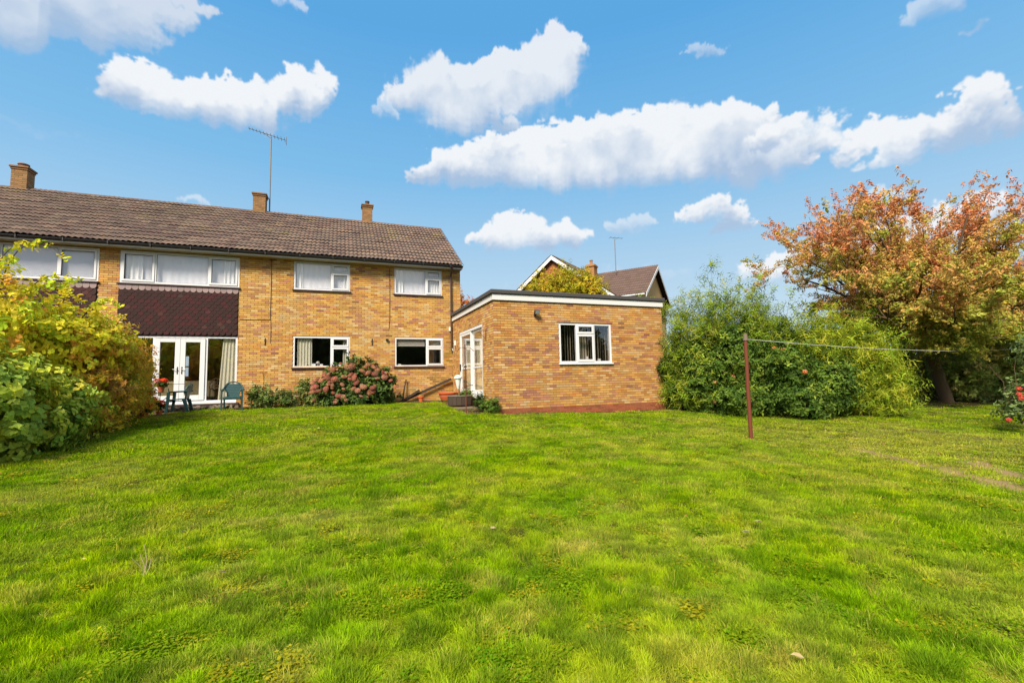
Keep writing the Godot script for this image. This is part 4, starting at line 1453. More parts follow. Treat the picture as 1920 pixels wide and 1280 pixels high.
func aerial(called: String, label: String, base: Vector3, high: float, boom: float, turn: float, tilt: float, rods: int) -> void:
	var o := thing(called, label, "aerial", base)
	var b := MB.new()
	b.tube([Vector3.ZERO, Vector3(0, high, 0)], [0.03, 0.026], 8)
	obj("mast", b, mat(Color(0.17, 0.165, 0.16), 0.5, 0.5), o)
	var bs := Basis(Vector3.UP, turn) * Basis(Vector3(0, 0, 1), tilt)
	b = MB.new()
	b.tube([Vector3(0, high - 0.02, 0) + bs * Vector3(-boom * 0.62, 0.1, 0), Vector3(0, high - 0.02, 0) + bs * Vector3(boom * 0.38, 0.1, 0)], [0.014, 0.014], 6)
	b.tube([Vector3(0, high - 0.06, 0), Vector3(0, high - 0.02, 0) + bs * Vector3(-boom * 0.22, 0.1, 0)], [0.01, 0.01], 6)
	obj("boom", b, mat(Color(0.13, 0.12, 0.12), 0.5, 0.5), o)
	for k in rods:
		b = MB.new()
		var u := lerpf(-boom * 0.6, boom * 0.36, float(k) / (rods - 1))
		var half := 0.12 + 0.10 * k / rods
		b.tube([Vector3(0, high - 0.02, 0) + bs * Vector3(u, 0.1, -half), Vector3(0, high - 0.02, 0) + bs * Vector3(u, 0.1, half)], [0.008, 0.008], 5)
		obj("rod", b, M.gutter, o)
	if rods > 5:
		b = MB.new()
		b.box(Vector3(0, high - 0.02, 0) + bs * Vector3(boom * 0.40, 0.1, 0), Vector3(0.01, 0.34, 0.26), bs * Basis(Vector3(0, 0, 1), 0.2))
		obj("reflector", b, mat(Color(0.3, 0.3, 0.3), 0.5, 0.5), o)

# ------------------------------------------------------------------ foliage
func leaf_into(b: MB, at: Vector3, dir: Vector3, side: Vector3, length: float, width: float, fold: float, broad: float, lobed := false) -> void:
	var up := side.cross(dir).normalized()
	var mid := at + dir * length * broad - up * fold * width * 0.6
	var tip := at + dir * length - up * fold * width * 1.5
	var rim := [at]
	for k in [[0.45, 0.75], [0.80, 1.0], [1.25, 0.82], [1.62, 0.45]]:
		var w: float = k[1]
		if lobed and k[0] == 1.25: w = 0.5
		rim.append(at + dir * length * minf(broad * k[0], 0.93) + side * width * 0.5 * w + up * fold * width * (0.45 - 0.5 * k[0]))
	rim.append(tip)
	for k in 5: b.tri(mid, rim[k], rim[k + 1])
	for k in range(1, 5): rim[k] -= side * 2.0 * (rim[k] - at).dot(side)
	for k in 5: b.tri(mid, rim[k + 1], rim[k])

# a sprig along +y with leaves set round it
func sprig(count: int, stem: float, length: float, width: float, fold: float, broad: float, open: float, droop: float, seed_: int) -> ArrayMesh:
	var r := RandomNumberGenerator.new()
	r.seed = seed_
	var b := MB.new()
	for k in count:
		var t := (k + 0.6) / count
		var a := k * 2.399 + r.randf_range(-0.5, 0.5)
		var out := Vector3(cos(a), 0, sin(a))
		var at := Vector3(0, stem * t, 0)
		var op := open * r.randf_range(0.75, 1.2)
		var dir := (out * sin(op) + Vector3.UP * cos(op) + Vector3.DOWN * droop * r.randf_range(0.6, 1.3)).normalized()
		var side := dir.cross(Vector3.UP + out * 0.3 + Vector3(r.randf_range(-0.5, 0.5), r.randf_range(-0.5, 0.5), r.randf_range(-0.5, 0.5))).normalized()
		var k2 := r.randf_range(0.7, 1.15)
		var g := r.randf_range(0.82, 1.15)
		b.col = Color(g, g, g)
		leaf_into(b, at, dir, side, length * k2, width * k2, fold, broad)
	return b.mesh()

# blobs: [centre, radii, weight]; fills their shells with sprigs
func crown(parent: Node3D, called: String, mesh: Mesh, m: Material, count: int, blobs: Array, colors: Array, smin: float, smax: float, upward: float, rough: float, sd: int, hollow := 0.55, floor_y := -99.0) -> MultiMeshInstance3D:
	var r := RandomNumberGenerator.new()
	r.seed = sd
	var places := []
	var tints := []
	var total := 0.0
	for b in blobs: total += b[1].x * b[1].y + b[1].y * b[1].z + b[1].x * b[1].z
	for b in blobs:
		var share: float = (b[1].x * b[1].y + b[1].y * b[1].z + b[1].x * b[1].z) / total
		var n := int(count * share)
		var made := 0
		var tries := 0
		while made < n and tries < n * 4:
			tries += 1
			var d := Vector3(r.randfn(), r.randfn(), r.randfn()).normalized()
			var k := lerpf(hollow, 1.0, pow(r.randf(), 0.6))
			var wob := 1.0 + rough * n2.get_noise_3d(d.x * 14.0 + b[0].x * 3.0, d.y * 14.0 + b[0].y * 3.0, d.z * 14.0 + b[0].z * 3.0) * 1.6
			var p: Vector3 = b[0] + d * b[1] * k * wob
			if p.y < maxf(floor_y, ground_y(p.x, p.z) + 0.03): continue
			var clump := n2.get_noise_3d(p.x * 22.0, p.y * 22.0, p.z * 22.0)
			if clump < -0.28 and k > 0.72: continue
			var axis := (d + Vector3.UP * upward + Vector3(r.randfn(), r.randfn(), r.randfn()) * 0.45).normalized()
			var side := axis.cross(Vector3(r.randfn(), r.randfn(), r.randfn())).normalized()
			var s := r.randf_range(smin, smax)
			places.append(Transform3D(Basis(side, axis, side.cross(axis)) * Basis.from_scale(Vector3(s, s, s)), p))
			var pick := r.randf() * 0.55 + 0.45 * (0.5 + 1.1 * n2.get_noise_3d(p.x * 9.0 + sd, p.y * 9.0, p.z * 9.0))
			var c: Color = colors[clampi(int(pick * colors.size()), 0, colors.size() - 1)]
			var j := r.randf_range(0.8, 1.2)
			tints.append(Color(c.r * j, c.g * j * r.randf_range(0.93, 1.07), c.b * j))
			made += 1
	return stuff(called, mesh, m, places, tints, parent)

func stems(parent: Node3D, base: Vector3, ends: Array, r0: float, m: Material, wob: float, r: RandomNumberGenerator) -> void:
	for e in ends:
		var b := MB.new()
		var pts := []
		var rad := []
		for k in 7:
			var t := k / 6.0
			var p: Vector3 = base.lerp(e, t) + Vector3(r.randf_range(-wob, wob), 0, r.randf_range(-wob, wob)) * sin(t * PI)
			p.y = lerpf(base.y, e.y, pow(t, 0.85))
			pts.append(p)
			rad.append(lerpf(r0, r0 * 0.25, t))
		b.tube(pts, rad, 6)
		obj("stem", b, m, parent)

# ------------------------------------------------------------------ trees
func branch(b: MB, from: Vector3, dir: Vector3, length: float, r0: float, level: int, tips: Array, r: RandomNumberGenerator, lift: float) -> void:
	var pts := [from]
	var rad := [r0]
	var p := from
	var d := dir.normalized()
	var n := 6
	for k in n:
		d = (d + Vector3(r.randfn(), r.randfn() * 0.7, r.randfn()) * 0.14 + Vector3.UP * lift * (0.5 - float(k) / n)).normalized()
		p += d * length / n
		pts.append(p)
		rad.append(lerpf(r0, r0 * 0.35, (k + 1.0) / n))
		if level >= 2 or (level == 1 and k >= 2):
			tips.append([p, d, level])
			if level == 2: tips.append([p - d * length / n * 0.5, d, level])
	b.tube(pts, rad, 6 if level < 2 else 4, false)
	if level < 2:
		var kids := 6 if level == 0 else 4
		for k in kids:
			var t := r.randf_range(0.25, 1.0)
			var f := t * n
			var a := int(f)
			var q: Vector3 = pts[a].lerp(pts[min(a + 1, n)], f - a)
			var nd: Vector3 = (pts[min(a + 1, n)] - pts[max(a - 1, 0)]).normalized()
			var sd := nd.cross(Vector3(r.randfn(), r.randfn(), r.randfn())).normalized()
			nd = (nd * 0.75 + sd * r.randf_range(0.5, 0.95) + Vector3.UP * 0.12).normalized()
			branch(b, q, nd, length * (0.42 if level == 0 else 0.5) * r.randf_range(0.7, 1.15), lerpf(r0, r0 * 0.35, t) * 0.5, level + 1, tips, r, lift * 0.8)

func make_trees() -> void:
	var r := RandomNumberGenerator.new()
	r.seed = 314
	# cherry tree
	var cherry := thing("cherry_tree", "spreading cherry tree with orange-red autumn leaves at the right", "tree")
	var tb := MB.new()
	var top := Vector3(22.1, 1.2, -11.1)
	tb.tube([Vector3(23.3, -1.9, -11.16), Vector3(23.15, -1.3, -11.16), Vector3(22.95, -0.6, -11.18), Vector3(22.75, 0.0, -11.17), Vector3(22.35, 0.6, -11.12), top], [0.34, 0.23, 0.20, 0.185, 0.18, 0.17], 22)
	tb.tube([Vector3(22.8, -0.1, -11.17), Vector3(22.9, 0.6, -11.2), Vector3(23.4, 1.4, -11.3), Vector3(24.2, 2.2, -11.6)], [0.12, 0.12, 0.10, 0.08], 10)
	# furrowed bark
	for k in tb.v.size():
		var p: Vector3 = tb.v[k]
		var q := Vector3(23.1 + (p.y + 1.3) * -0.33, p.y, -11.16)
		if p.y < 1.3: tb.v[k] = p + (p - q).normalized() * (0.05 * n2.get_noise_3d(p.x * 60.0, p.y * 6.0, p.z * 60.0) + 0.03 * n2.get_noise_3d(p.x * 20.0, p.y * 12.0, p.z * 20.0))
	obj("trunk", tb, M.bark, cherry)
	var limbs := MB.new()
	var tips := []
	for e in [[15.9, 3.3, -11.9], [17.0, 4.5, -11.2], [18.0, 5.0, -11.6], [19.3, 5.3, -9.6], [21.2, 5.9, -11.2], [23.2, 6.3, -9.3], [25.5, 6.2, -10.4], [27.5, 5.2, -11.4], [28.2, 3.9, -9.2], [17.3, 2.6, -9.6], [19.2, 3.0, -8.0], [22.2, 3.4, -7.2], [25.2, 3.0, -7.6], [20.8, 4.6, -13.8], [17.8, 3.2, -14.2], [24.6, 5.0, -13.2], [20.2, 1.7, -8.6], [18.6, 1.9, -11.8], [24.0, 4.4, -8.4], [26.6, 2.4, -9.4], [19.6, 4.0, -10.6], [16.2, 2.2, -11.0], [20.6, 2.6, -7.2], [23.6, 2.0, -7.4], [27.6, 1.8, -8.8], [21.6, 1.5, -7.6], [24.4, 1.3, -7.4], [19.4, 1.5, -9.6], [16.6, 3.0, -10.6], [17.2, 1.7, -11.6], [18.2, 1.1, -9.2], [20.0, 0.9, -7.7], [22.6, 0.7, -7.5], [25.6, 0.9, -8.0]]:
		var end := Vector3(e[0], e[1], e[2])
		var dir := (end - top)
		var len := dir.length()
		branch(limbs, top + Vector3(r.randf_range(-0.1, 0.1), r.randf_range(-0.3, 0.1), r.randf_range(-0.1, 0.1)), dir.normalized() + Vector3.UP * 0.12, len * 0.98, 0.085, 0, tips, r, 0.10)
	obj("limb", limbs, M.bark, cherry)
	var sp := sprig(8, 0.22, 0.115, 0.050, 0.22, 0.45, 1.2, 1.05, 21)
	var sets := [Color(0.64, 0.26, 0.12), Color(0.64, 0.33, 0.12), Color(0.58, 0.37, 0.10), Color(0.50, 0.40, 0.08), Color(0.42, 0.41, 0.07), Color(0.32, 0.36, 0.05)]
	var places := []
	var tints := []
	for t in tips:
		for k in (2 if r.randf() < 0.6 else 1):
			var p: Vector3 = t[0] + Vector3(r.randfn(), r.randfn(), r.randfn()) * 0.09
			if p.y < 0.1 + 0.7 * r.randf(): continue
			var axis: Vector3 = (t[1] + Vector3(r.randfn(), r.randfn() - 0.3, r.randfn()) * 0.5).normalized()
			var sd := axis.cross(Vector3(r.randfn(), r.randfn(), r.randfn())).normalized()
			var s := r.randf_range(0.8, 1.35)
			places.append(Transform3D(Basis(sd, axis, sd.cross(axis)) * Basis.from_scale(Vector3(s, s, s)), p))
			var pick := r.randf() * 0.5 + 0.5 * (0.5 + 1.2 * n2.get_noise_3d(p.x * 6.0, p.y * 6.0, p.z * 6.0)) + (3.4 - p.y) * 0.11
			tints.append(jit(sets[clampi(int(pick * sets.size()), 0, sets.size() - 1)], 0.2))
	stuff("crown", sp, M.leaf, places, tints, cherry)
	# thin second trunk
	var slim := thing("slim_tree", "thin leaning tree with a bare pale trunk left of the cherry trunk", "tree")
	tb = MB.new()
	tb.tube([Vector3(23.6, -1.8, -12.1), Vector3(23.55, -1.0, -12.08), Vector3(23.4, 0.2, -12.0), Vector3(23.1, 1.6, -11.9), Vector3(22.9, 3.0, -12.2)], [0.13, 0.11, 0.10, 0.085, 0.05], 9)
	for k in 4: tb.tube([Vector3(23.4, 0.0 + 0.35 * k, -12.0), Vector3(23.0 - 0.3 * k, 0.5 + 0.45 * k, -11.4 + 0.2 * k), Vector3(22.6 - 0.3 * k, 0.75 + 0.5 * k, -10.9)], [0.03, 0.02, 0.008], 5)
	obj("trunk", tb, M.bark, slim)
	crown(slim, "crown", sprig(6, 0.16, 0.09, 0.045, 0.2, 0.5, 1.0, 0.3, 31), M.leaf, 900, [[Vector3(22.6, 0.9, -11.2), Vector3(0.9, 0.9, 0.7)], [Vector3(23.0, 3.0, -12.4), Vector3(1.4, 1.2, 1.0)]], [Color(0.20, 0.25, 0.06), Color(0.28, 0.30, 0.08), Color(0.15, 0.20, 0.05)], 0.8, 1.3, 0.3, 0.4, 33, 0.2)
	# mass of trees and shrubs closing the right side
	var dense := sprig(8, 0.30, 0.17, 0.075, 0.2, 0.5, 1.0, 0.25, 41)
	var rows := [
		["tall dark green tree behind the cherry tree's trunk", Vector3(26.2, -1.6, -15.0), [[Vector3(26.0, 1.2, -15.0), Vector3(2.4, 2.3, 1.6)], [Vector3(23.6, 0.7, -15.6), Vector3(1.9, 1.7, 1.4)], [Vector3(26.4, -0.4, -14.2), Vector3(2.0, 1.2, 1.2)]], [Color(0.107, 0.181, 0.032), Color(0.166, 0.251, 0.041), Color(0.243, 0.279, 0.045)], 2600, "tree"],
		["olive green tree at the right edge behind the washing line", Vector3(30.2, -1.6, -12.4), [[Vector3(30.0, 0.6, -12.0), Vector3(2.5, 2.4, 1.6)], [Vector3(31.8, 2.0, -12.6), Vector3(2.2, 2.0, 1.6)], [Vector3(29.2, 2.4, -13.4), Vector3(2.0, 1.5, 1.4)]], [Color(0.213, 0.279, 0.041), Color(0.334, 0.377, 0.054), Color(0.486, 0.446, 0.068), Color(0.152, 0.209, 0.033)], 2600, "tree"],
		["yellow-leaved tree at the far right edge above the washing line", Vector3(31.5, -1.6, -9.8), [[Vector3(30.6, 3.4, -9.6), Vector3(1.8, 1.7, 1.3)], [Vector3(31.4, 1.6, -9.6), Vector3(1.6, 1.4, 1.2)]], [Color(0.500, 0.450, 0.090), Color(0.500, 0.450, 0.090), Color(0.500, 0.450, 0.112), Color(0.500, 0.450, 0.068)], 1500, "tree"],
		["dark shrub with pale leaf tips right of the cherry trunk", Vector3(25.2, -1.6, -11.6), [[Vector3(24.3, -0.3, -10.9), Vector3(0.75, 1.0, 0.6)], [Vector3(25.2, -0.2, -11.6), Vector3(1.3, 1.3, 0.9)], [Vector3(26.8, -0.7, -11.4), Vector3(1.3, 0.9, 0.9)]], [Color(0.152, 0.223, 0.045), Color(0.304, 0.363, 0.090), Color(0.500, 0.450, 0.158)], 1300, "shrub"],
		["low dark shrub below the olive tree at the right", Vector3(28.6, -1.6, -10.6), [[Vector3(27.0, 0.9, -11.2), Vector3(1.6, 1.2, 0.9)], [Vector3(28.4, -0.5, -10.6), Vector3(1.8, 1.1, 1.0)], [Vector3(30.4, -0.3, -9.8), Vector3(1.6, 1.2, 1.0)]], [Color(0.122, 0.167, 0.032), Color(0.213, 0.237, 0.041), Color(0.334, 0.279, 0.068)], 1500, "shrub"],
		["dark tree behind the hedge between bamboo and cherry tree", Vector3(19.0, -1.6, -15.5), [[Vector3(19.4, 0.2, -15.5), Vector3(2.4, 1.9, 1.4)], [Vector3(16.6, 0.3, -15.5), Vector3(1.8, 1.5, 1.2)]], [Color(0.152, 0.223, 0.036), Color(0.274, 0.307, 0.050), Color(0.456, 0.391, 0.090)], 1900, "tree"],
	]
	for q in rows:
		var t := thing("dense_tree" if q[5] == "tree" else "dark_shrub", q[0], q[5], Vector3.ZERO, 0.0, "")
		var ends := []
		for bb in q[2]: ends.append(bb[0] + Vector3(0, bb[1].y * 0.4, 0))
		stems(t, q[1], ends, 0.11 if q[5] == "tree" else 0.05, M.bark, 0.2, r)
		crown(t, "crown" if q[5] == "tree" else "foliage", dense, M.leaf, q[4], q[2], q[3], 0.8, 1.4, 0.25, 0.45, int(q[1].x * 10.0), 0.35)
	# behind the extension
	var yg := thing("yellow_green_tree", "yellow-green tree rising behind the flat roof before the far house", "tree")
	stems(yg, Vector3(11.6, -1.2, -22.0), [Vector3(10.4, 5.0, -22.3), Vector3(11.6, 5.6, -21.9), Vector3(13.0, 5.1, -21.4)], 0.12, M.bark, 0.2, r)
	crown(yg, "crown", sprig(8, 0.22, 0.12, 0.05, 0.2, 0.5, 1.0, 0.25, 51), M.leaf, 3600, [[Vector3(10.6, 4.6, -22.3), Vector3(1.15, 1.0, 0.9)], [Vector3(11.75, 5.0, -21.9), Vector3(1.15, 1.15, 0.9)], [Vector3(12.9, 4.7, -21.5), Vector3(0.95, 0.85, 0.8)], [Vector3(12.75, 5.05, -21.5), Vector3(0.5, 0.6, 0.5)], [Vector3(11.8, 3.2, -21.9), Vector3(2.0, 1.2, 1.0)]], [Color(0.26, 0.29, 0.022), Color(0.40, 0.37, 0.025), Color(0.52, 0.42, 0.03), Color(0.56, 0.36, 0.03)], 0.8, 1.3, 0.45, 0.5, 52, 0.3)
	var sm := thing("small_tree", "small green treetop above the right part of the flat roof", "tree")
	stems(sm, Vector3(17.2, -1.2, -21.6), [Vector3(16.6, 3.9, -21.7), Vector3(17.6, 4.0, -21.6)], 0.08, M.bark, 0.1, r)
	crown(sm, "crown", sprig(7, 0.2, 0.10, 0.045, 0.2, 0.5, 1.0, 0.2, 55), M.leaf, 700, [[Vector3(16.5, 4.0, -21.9), Vector3(0.9, 0.6, 0.6)], [Vector3(17.6, 3.7, -21.6), Vector3(0.8, 0.6, 0.6)]], [Color(0.18, 0.24, 0.03), Color(0.26, 0.28, 0.05)], 0.8, 1.2, 0.4, 0.5, 56, 0.2)
	var og := thing("orange_tree", "bright orange autumn tree between the house corner and the flat roof", "tree")
	stems(og, Vector3(7.5, -1.2, -28.6), [Vector3(7.2, 5.0, -28.8), Vector3(7.9, 4.8, -28.6)], 0.1, M.bark, 0.1, r)
	crown(og, "crown", sprig(7, 0.24, 0.14, 0.075, 0.2, 0.5, 1.0, 0.3, 57), M.leaf, 800, [[Vector3(7.1, 4.9, -28.9), Vector3(0.75, 1.3, 0.7)], [Vector3(8.1, 4.6, -28.6), Vector3(0.55, 0.7, 0.6)], [Vector3(7.3, 3.2, -28.8), Vector3(1.0, 1.2, 0.8)]], [Color(0.62, 0.22, 0.02), Color(0.55, 0.16, 0.02), Color(0.50, 0.28, 0.03)], 0.8, 1.3, 0.3, 0.4, 58, 0.2)
	# hedge across the foot of the garden, behind the camera: the windows mirror it
	var hd := thing("garden_hedge", "tall dark hedge at the foot of the lawn, mirrored in the windows", "hedge")
	var hb := []
	for k in 11:
		hb.append([Vector3(-22.0 + k * 4.4, 0.9, 13.5 + r.randf_range(-0.6, 0.6)), Vector3(3.0, 3.4, 1.6)])
		hb.append([Vector3(-24.0 + k * 4.4, 3.2 + r.randf_range(-0.6, 1.2), 15.5), Vector3(3.2, 3.2, 1.8)])
	crown(hd, "foliage", sprig(8, 0.5, 0.40, 0.22, 0.2, 0.5, 1.0, 0.2, 61), M.leaf, 17000, hb, [Color(0.07, 0.11, 0.02), Color(0.10, 0.14, 0.03), Color(0.14, 0.15, 0.035)], 0.9, 1.5, 0.3, 0.3, 62, 0.4)
	stems(hd, Vector3(0, -1.6, 13.5), [Vector3(-6, 1, 13.5), Vector3(6, 1, 13.5)], 0.1, M.bark, 0.2, r)

# ------------------------------------------------------------------ shrubs
func make_shrubs() -> void:
	var r := RandomNumberGenerator.new()
	r.seed = 99
	var maple := sprig(6, 0.16, 0.105, 0.085, 0.18, 0.5, 1.15, 0.35, 71)
	var broad := sprig(7, 0.14, 0.105, 0.085, 0.16, 0.5, 1.25, 0.45, 72)
	var fine := sprig(8, 0.15, 0.075, 0.04, 0.2, 0.5, 1.0, 0.25, 73)
	var cane := sprig(11, 0.40, 0.15, 0.024, 0.25, 0.35, 1.0, 0.55, 74)
	# left border
	var a := thing("yellow_green_shrub", "tall yellow-green shrub at the top left with long arching shoots", "shrub")
	stems(a, Vector3(-6.5, -1.2, -12.4), [Vector3(-6.4, 1.6, -12.0), Vector3(-5.6, 1.4, -12.6), Vector3(-7.2, 1.8, -11.6), Vector3(-6.0, 0.9, -13.6)], 0.05, M.bark, 0.2, r)
	var gold := [Color(0.428, 0.593, 0.033), Color(0.634, 0.680, 0.039), Color(0.762, 0.680, 0.044), Color(0.780, 0.659, 0.055), Color(0.762, 0.412, 0.066)]
	crown(a, "foliage", maple, M.leaf, 4300, [[Vector3(-6.4, 1.15, -12.1), Vector3(1.15, 0.95, 1.5)], [Vector3(-5.5, 0.95, -12.9), Vector3(0.9, 0.8, 1.2)], [Vector3(-7.2, 1.5, -11.4), Vector3(1.2, 1.0, 1.4)], [Vector3(-6.6, 0.0, -12.2), Vector3(1.3, 1.2, 1.8)]], gold, 0.75, 1.3, 0.35, 0.5, 101, 0.4)
	# long shoots with sparse leaves against the house
	var shoot_places := []
	var shoot_tints := []
	for s in [[Vector3(-6.3, 1.7, -11.9), Vector3(-6.1, 3.0, -11.6), Vector3(-5.5, 3.1, -11.4), Vector3(-5.0, 2.5, -11.3)], [Vector3(-6.4, 1.8, -11.8), Vector3(-6.2, 2.8, -11.6), Vector3(-5.9, 2.9, -11.5), Vector3(-5.5, 2.75, -11.4)],
			[Vector3(-6.0, 1.6, -11.8), Vector3(-5.6, 2.2, -11.5), Vector3(-5.2, 2.35, -11.3), Vector3(-4.75, 2.1, -11.25)], [Vector3(-6.6, 1.8, -11.7), Vector3(-6.5, 2.9, -11.5), Vector3(-6.35, 3.15, -11.4), Vector3(-6.1, 3.1, -11.3)],
			[Vector3(-6.2, 1.6, -11.9), Vector3(-5.7, 1.95, -11.6), Vector3(-5.3, 2.05, -11.4), Vector3(-5.0, 2.05, -11.35)], [Vector3(-6.5, 1.9, -11.6), Vector3(-6.2, 2.4, -11.4), Vector3(-5.95, 2.5, -11.3), Vector3(-5.8, 2.45, -11.2)], [Vector3(-5.3, 1.5, -12.6), Vector3(-5.0, 1.9, -12.4), Vector3(-4.75, 1.95, -12.3), Vector3(-4.5, 1.8, -12.2)]]:
		var pts := []
		var rad := []
		for k in 11:
			var t := k / 10.0
			var p: Vector3 = s[0].bezier_interpolate(s[1], s[2], s[3], t)
			pts.append(p)
			rad.append(lerpf(0.012, 0.003, t))
			if k > 1:
				for j in 2:
					var ax := Vector3(r.randfn(), r.randfn() + 0.2, r.randfn()).normalized()
					var sd := ax.cross(Vector3(r.randfn(), r.randfn(), r.randfn())).normalized()
					var q := r.randf_range(0.7, 1.1)
					shoot_places.append(Transform3D(Basis(sd, ax, sd.cross(ax)) * Basis.from_scale(Vector3(q, q, q)), p + ax * 0.02))
					shoot_tints.append(jit(gold[r.randi_range(0, 3)], 0.2))
		var b := MB.new()
		b.tube(pts, rad, 5)
		obj("shoot", b, M.twig, a)
	stuff("shoot_leaves", sprig(3, 0.08, 0.09, 0.07, 0.18, 0.5, 1.2, 0.4, 75), M.leaf, shoot_places, shoot_tints, a)
	var bb := thing("broad_leaved_shrub", "dark green broad-leaved shrub at the lower left of the lawn", "shrub")
	stems(bb, Vector3(-5.7, -1.2, -10.6), [Vector3(-5.3, 0.2, -10.4), Vector3(-5.9, 0.4, -10.0), Vector3(-5.3, -0.1, -11.4), Vector3(-6.2, 0.3, -9.2)], 0.035, M.bark, 0.2, r)
	crown(bb, "foliage", broad, M.gloss_leaf, 4300, [[Vector3(-5.75, 0.1, -10.3), Vector3(0.75, 0.65, 1.1)], [Vector3(-5.6, -0.35, -10.4), Vector3(0.85, 0.85, 1.2)], [Vector3(-5.35, -0.45, -11.6), Vector3(0.75, 0.7, 1.0)], [Vector3(-6.2, -0.1, -9.2), Vector3(1.0, 1.0, 1.2)], [Vector3(-5.3, -0.8, -10.8), Vector3(0.7, 0.45, 1.3)]], [Color(0.20, 0.33, 0.04), Color(0.30, 0.42, 0.05), Color(0.42, 0.50, 0.06), Color(0.52, 0.54, 0.05), Color(0.64, 0.54, 0.06)], 0.75, 1.3, 0.15, 0.5, 102, 0.4)
	var cc := thing("orange_shrub", "orange and yellow twiggy shrub in front of the garden doors", "shrub")
	stems(cc, Vector3(-5.3, -1.0, -14.0), [Vector3(-4.9, 1.0, -13.4), Vector3(-5.2, 1.2, -14.2), Vector3(-4.9, 0.6, -14.8), Vector3(-5.5, 1.1, -13.2)], 0.03, M.bark, 0.15, r)
	crown(cc, "foliage", fine, M.leaf, 6000, [[Vector3(-5.25, 0.75, -13.5), Vector3(0.70, 0.72, 1.0)], [Vector3(-5.2, 0.1, -14.3), Vector3(0.56, 0.72, 1.0)], [Vector3(-5.2, -0.25, -13.2), Vector3(0.72, 0.8, 1.2)], [Vector3(-5.3, 0.4, -15.1), Vector3(0.42, 0.55, 0.7)], [Vector3(-5.3, -0.5, -15.2), Vector3(0.45, 0.45, 0.8)]], [Color(0.357, 0.406, 0.053), Color(0.585, 0.558, 0.059), Color(0.780, 0.608, 0.066), Color(0.780, 0.490, 0.059), Color(0.650, 0.321, 0.066), Color(0.488, 0.287, 0.079)], 0.75, 1.3, 0.25, 0.5, 103, 0.35)
	# right: bamboo, dark broad-leaved shrub, lime bamboo
	var bam := thing("bamboo_clump", "tall green bamboo clump with feathery tops beside the extension", "bamboo")
	var cg := [Color(0.12, 0.20, 0.016), Color(0.19, 0.28, 0.02), Color(0.27, 0.34, 0.03), Color(0.36, 0.37, 0.05)]
	bamboo(bam, 10.55, 13.9, 62, [[10.5, 1.3], [11.0, 2.1], [11.7, 2.7], [12.4, 2.35], [13.0, 2.2], [13.9, 1.45]], [[11.72, 3.75, -11.65, 1.0], [12.95, 3.4, -10.9, 0.8], [10.75, 2.7, -11.95, 0.6], [12.3, 3.0, -11.2, 0.6]], 9500, cane, cg, 104, r)
	var dk := thing("evergreen_shrub", "dark glossy evergreen shrub in front of the bamboo, behind the washing line post", "shrub")
	stems(dk, Vector3(12.0, -1.3, -10.9), [Vector3(11.2, 0.6, -11.6), Vector3(12.2, 0.8, -10.8), Vector3(13.2, 0.5, -10.0), Vector3(12.6, 0.3, -10.4)], 0.04, M.bark, 0.2, r)
	var dkb := [[Vector3(10.85, -0.3, -12.5), Vector3(0.42, 1.2, 0.5)], [Vector3(11.3, -0.6, -12.6), Vector3(0.7, 0.9, 0.5)], [Vector3(11.2, -0.1, -11.7), Vector3(0.75, 1.1, 0.7)], [Vector3(12.1, 0.35, -11.1), Vector3(0.9, 1.2, 0.8)], [Vector3(11.2, 0.35, -11.9), Vector3(0.7, 0.9, 0.6)], [Vector3(13.1, 0.2, -10.4), Vector3(0.85, 1.15, 0.75)], [Vector3(14.0, -0.35, -9.6), Vector3(0.8, 0.9, 0.7)], [Vector3(11.9, -0.8, -10.7), Vector3(1.1, 0.5, 0.7)], [Vector3(13.3, -0.85, -9.75), Vector3(1.1, 0.5, 0.7)]]
	crown(dk, "foliage", sprig(7, 0.17, 0.12, 0.052, 0.18, 0.5, 1.1, 0.35, 76), M.leaf, 8200, dkb, [Color(0.052, 0.105, 0.020), Color(0.088, 0.162, 0.025), Color(0.140, 0.221, 0.031), Color(0.263, 0.340, 0.042)], 0.75, 1.3, 0.2, 0.45, 105, 0.45)
	for k in [[11.25, 0.05, -10.98], [11.5, -0.1, -10.85], [11.0, -0.25, -11.1], [10.95, -0.85, -11.05], [12.55, 0.75, -10.2], [12.8, 0.72, -10.1], [13.0, 0.02, -9.6]]:
		var fh := flower_head(0.07, Color(0.60, 0.20, 0.08) if k[1] > -0.05 else Color(0.48, 0.22, 0.12), 22, r)
		var o := obj("flower_cluster", fh, M.petal, dk)
		o.position = Vector3(k[0], k[1], k[2])
		o.rotation = Vector3(0.6, r.randf_range(0, 6), 0)
	var lm := thing("lime_bamboo", "bright yellow-green bushy bamboo at the right end of the hedge", "bamboo")
	bamboo(lm, 13.7, 16.2, 44, [[13.7, 1.25], [14.3, 1.5], [14.9, 1.35], [15.5, 1.1], [16.2, 0.35]], [[14.35, 2.0, -9.6, 0.6], [15.1, 1.8, -9.2, 0.5]], 6800, cane, [Color(0.17, 0.27, 0.02), Color(0.27, 0.36, 0.025), Color(0.37, 0.42, 0.03), Color(0.46, 0.45, 0.045)], 106, r)
	# rose bush at the right edge of the lawn
	var ro := thing("rose_bush", "straggly rose bush with red blooms at the right edge of the lawn", "rose bush")
	stems(ro, Vector3(15.4, -1.35, -6.0), [Vector3(14.9, -0.55, -6.0), Vector3(15.6, -0.3, -6.2), Vector3(16.0, -0.5, -5.8), Vector3(15.2, 0.1, -6.4), Vector3(15.7, 0.2, -6.1)], 0.014, M.twig, 0.12, r)
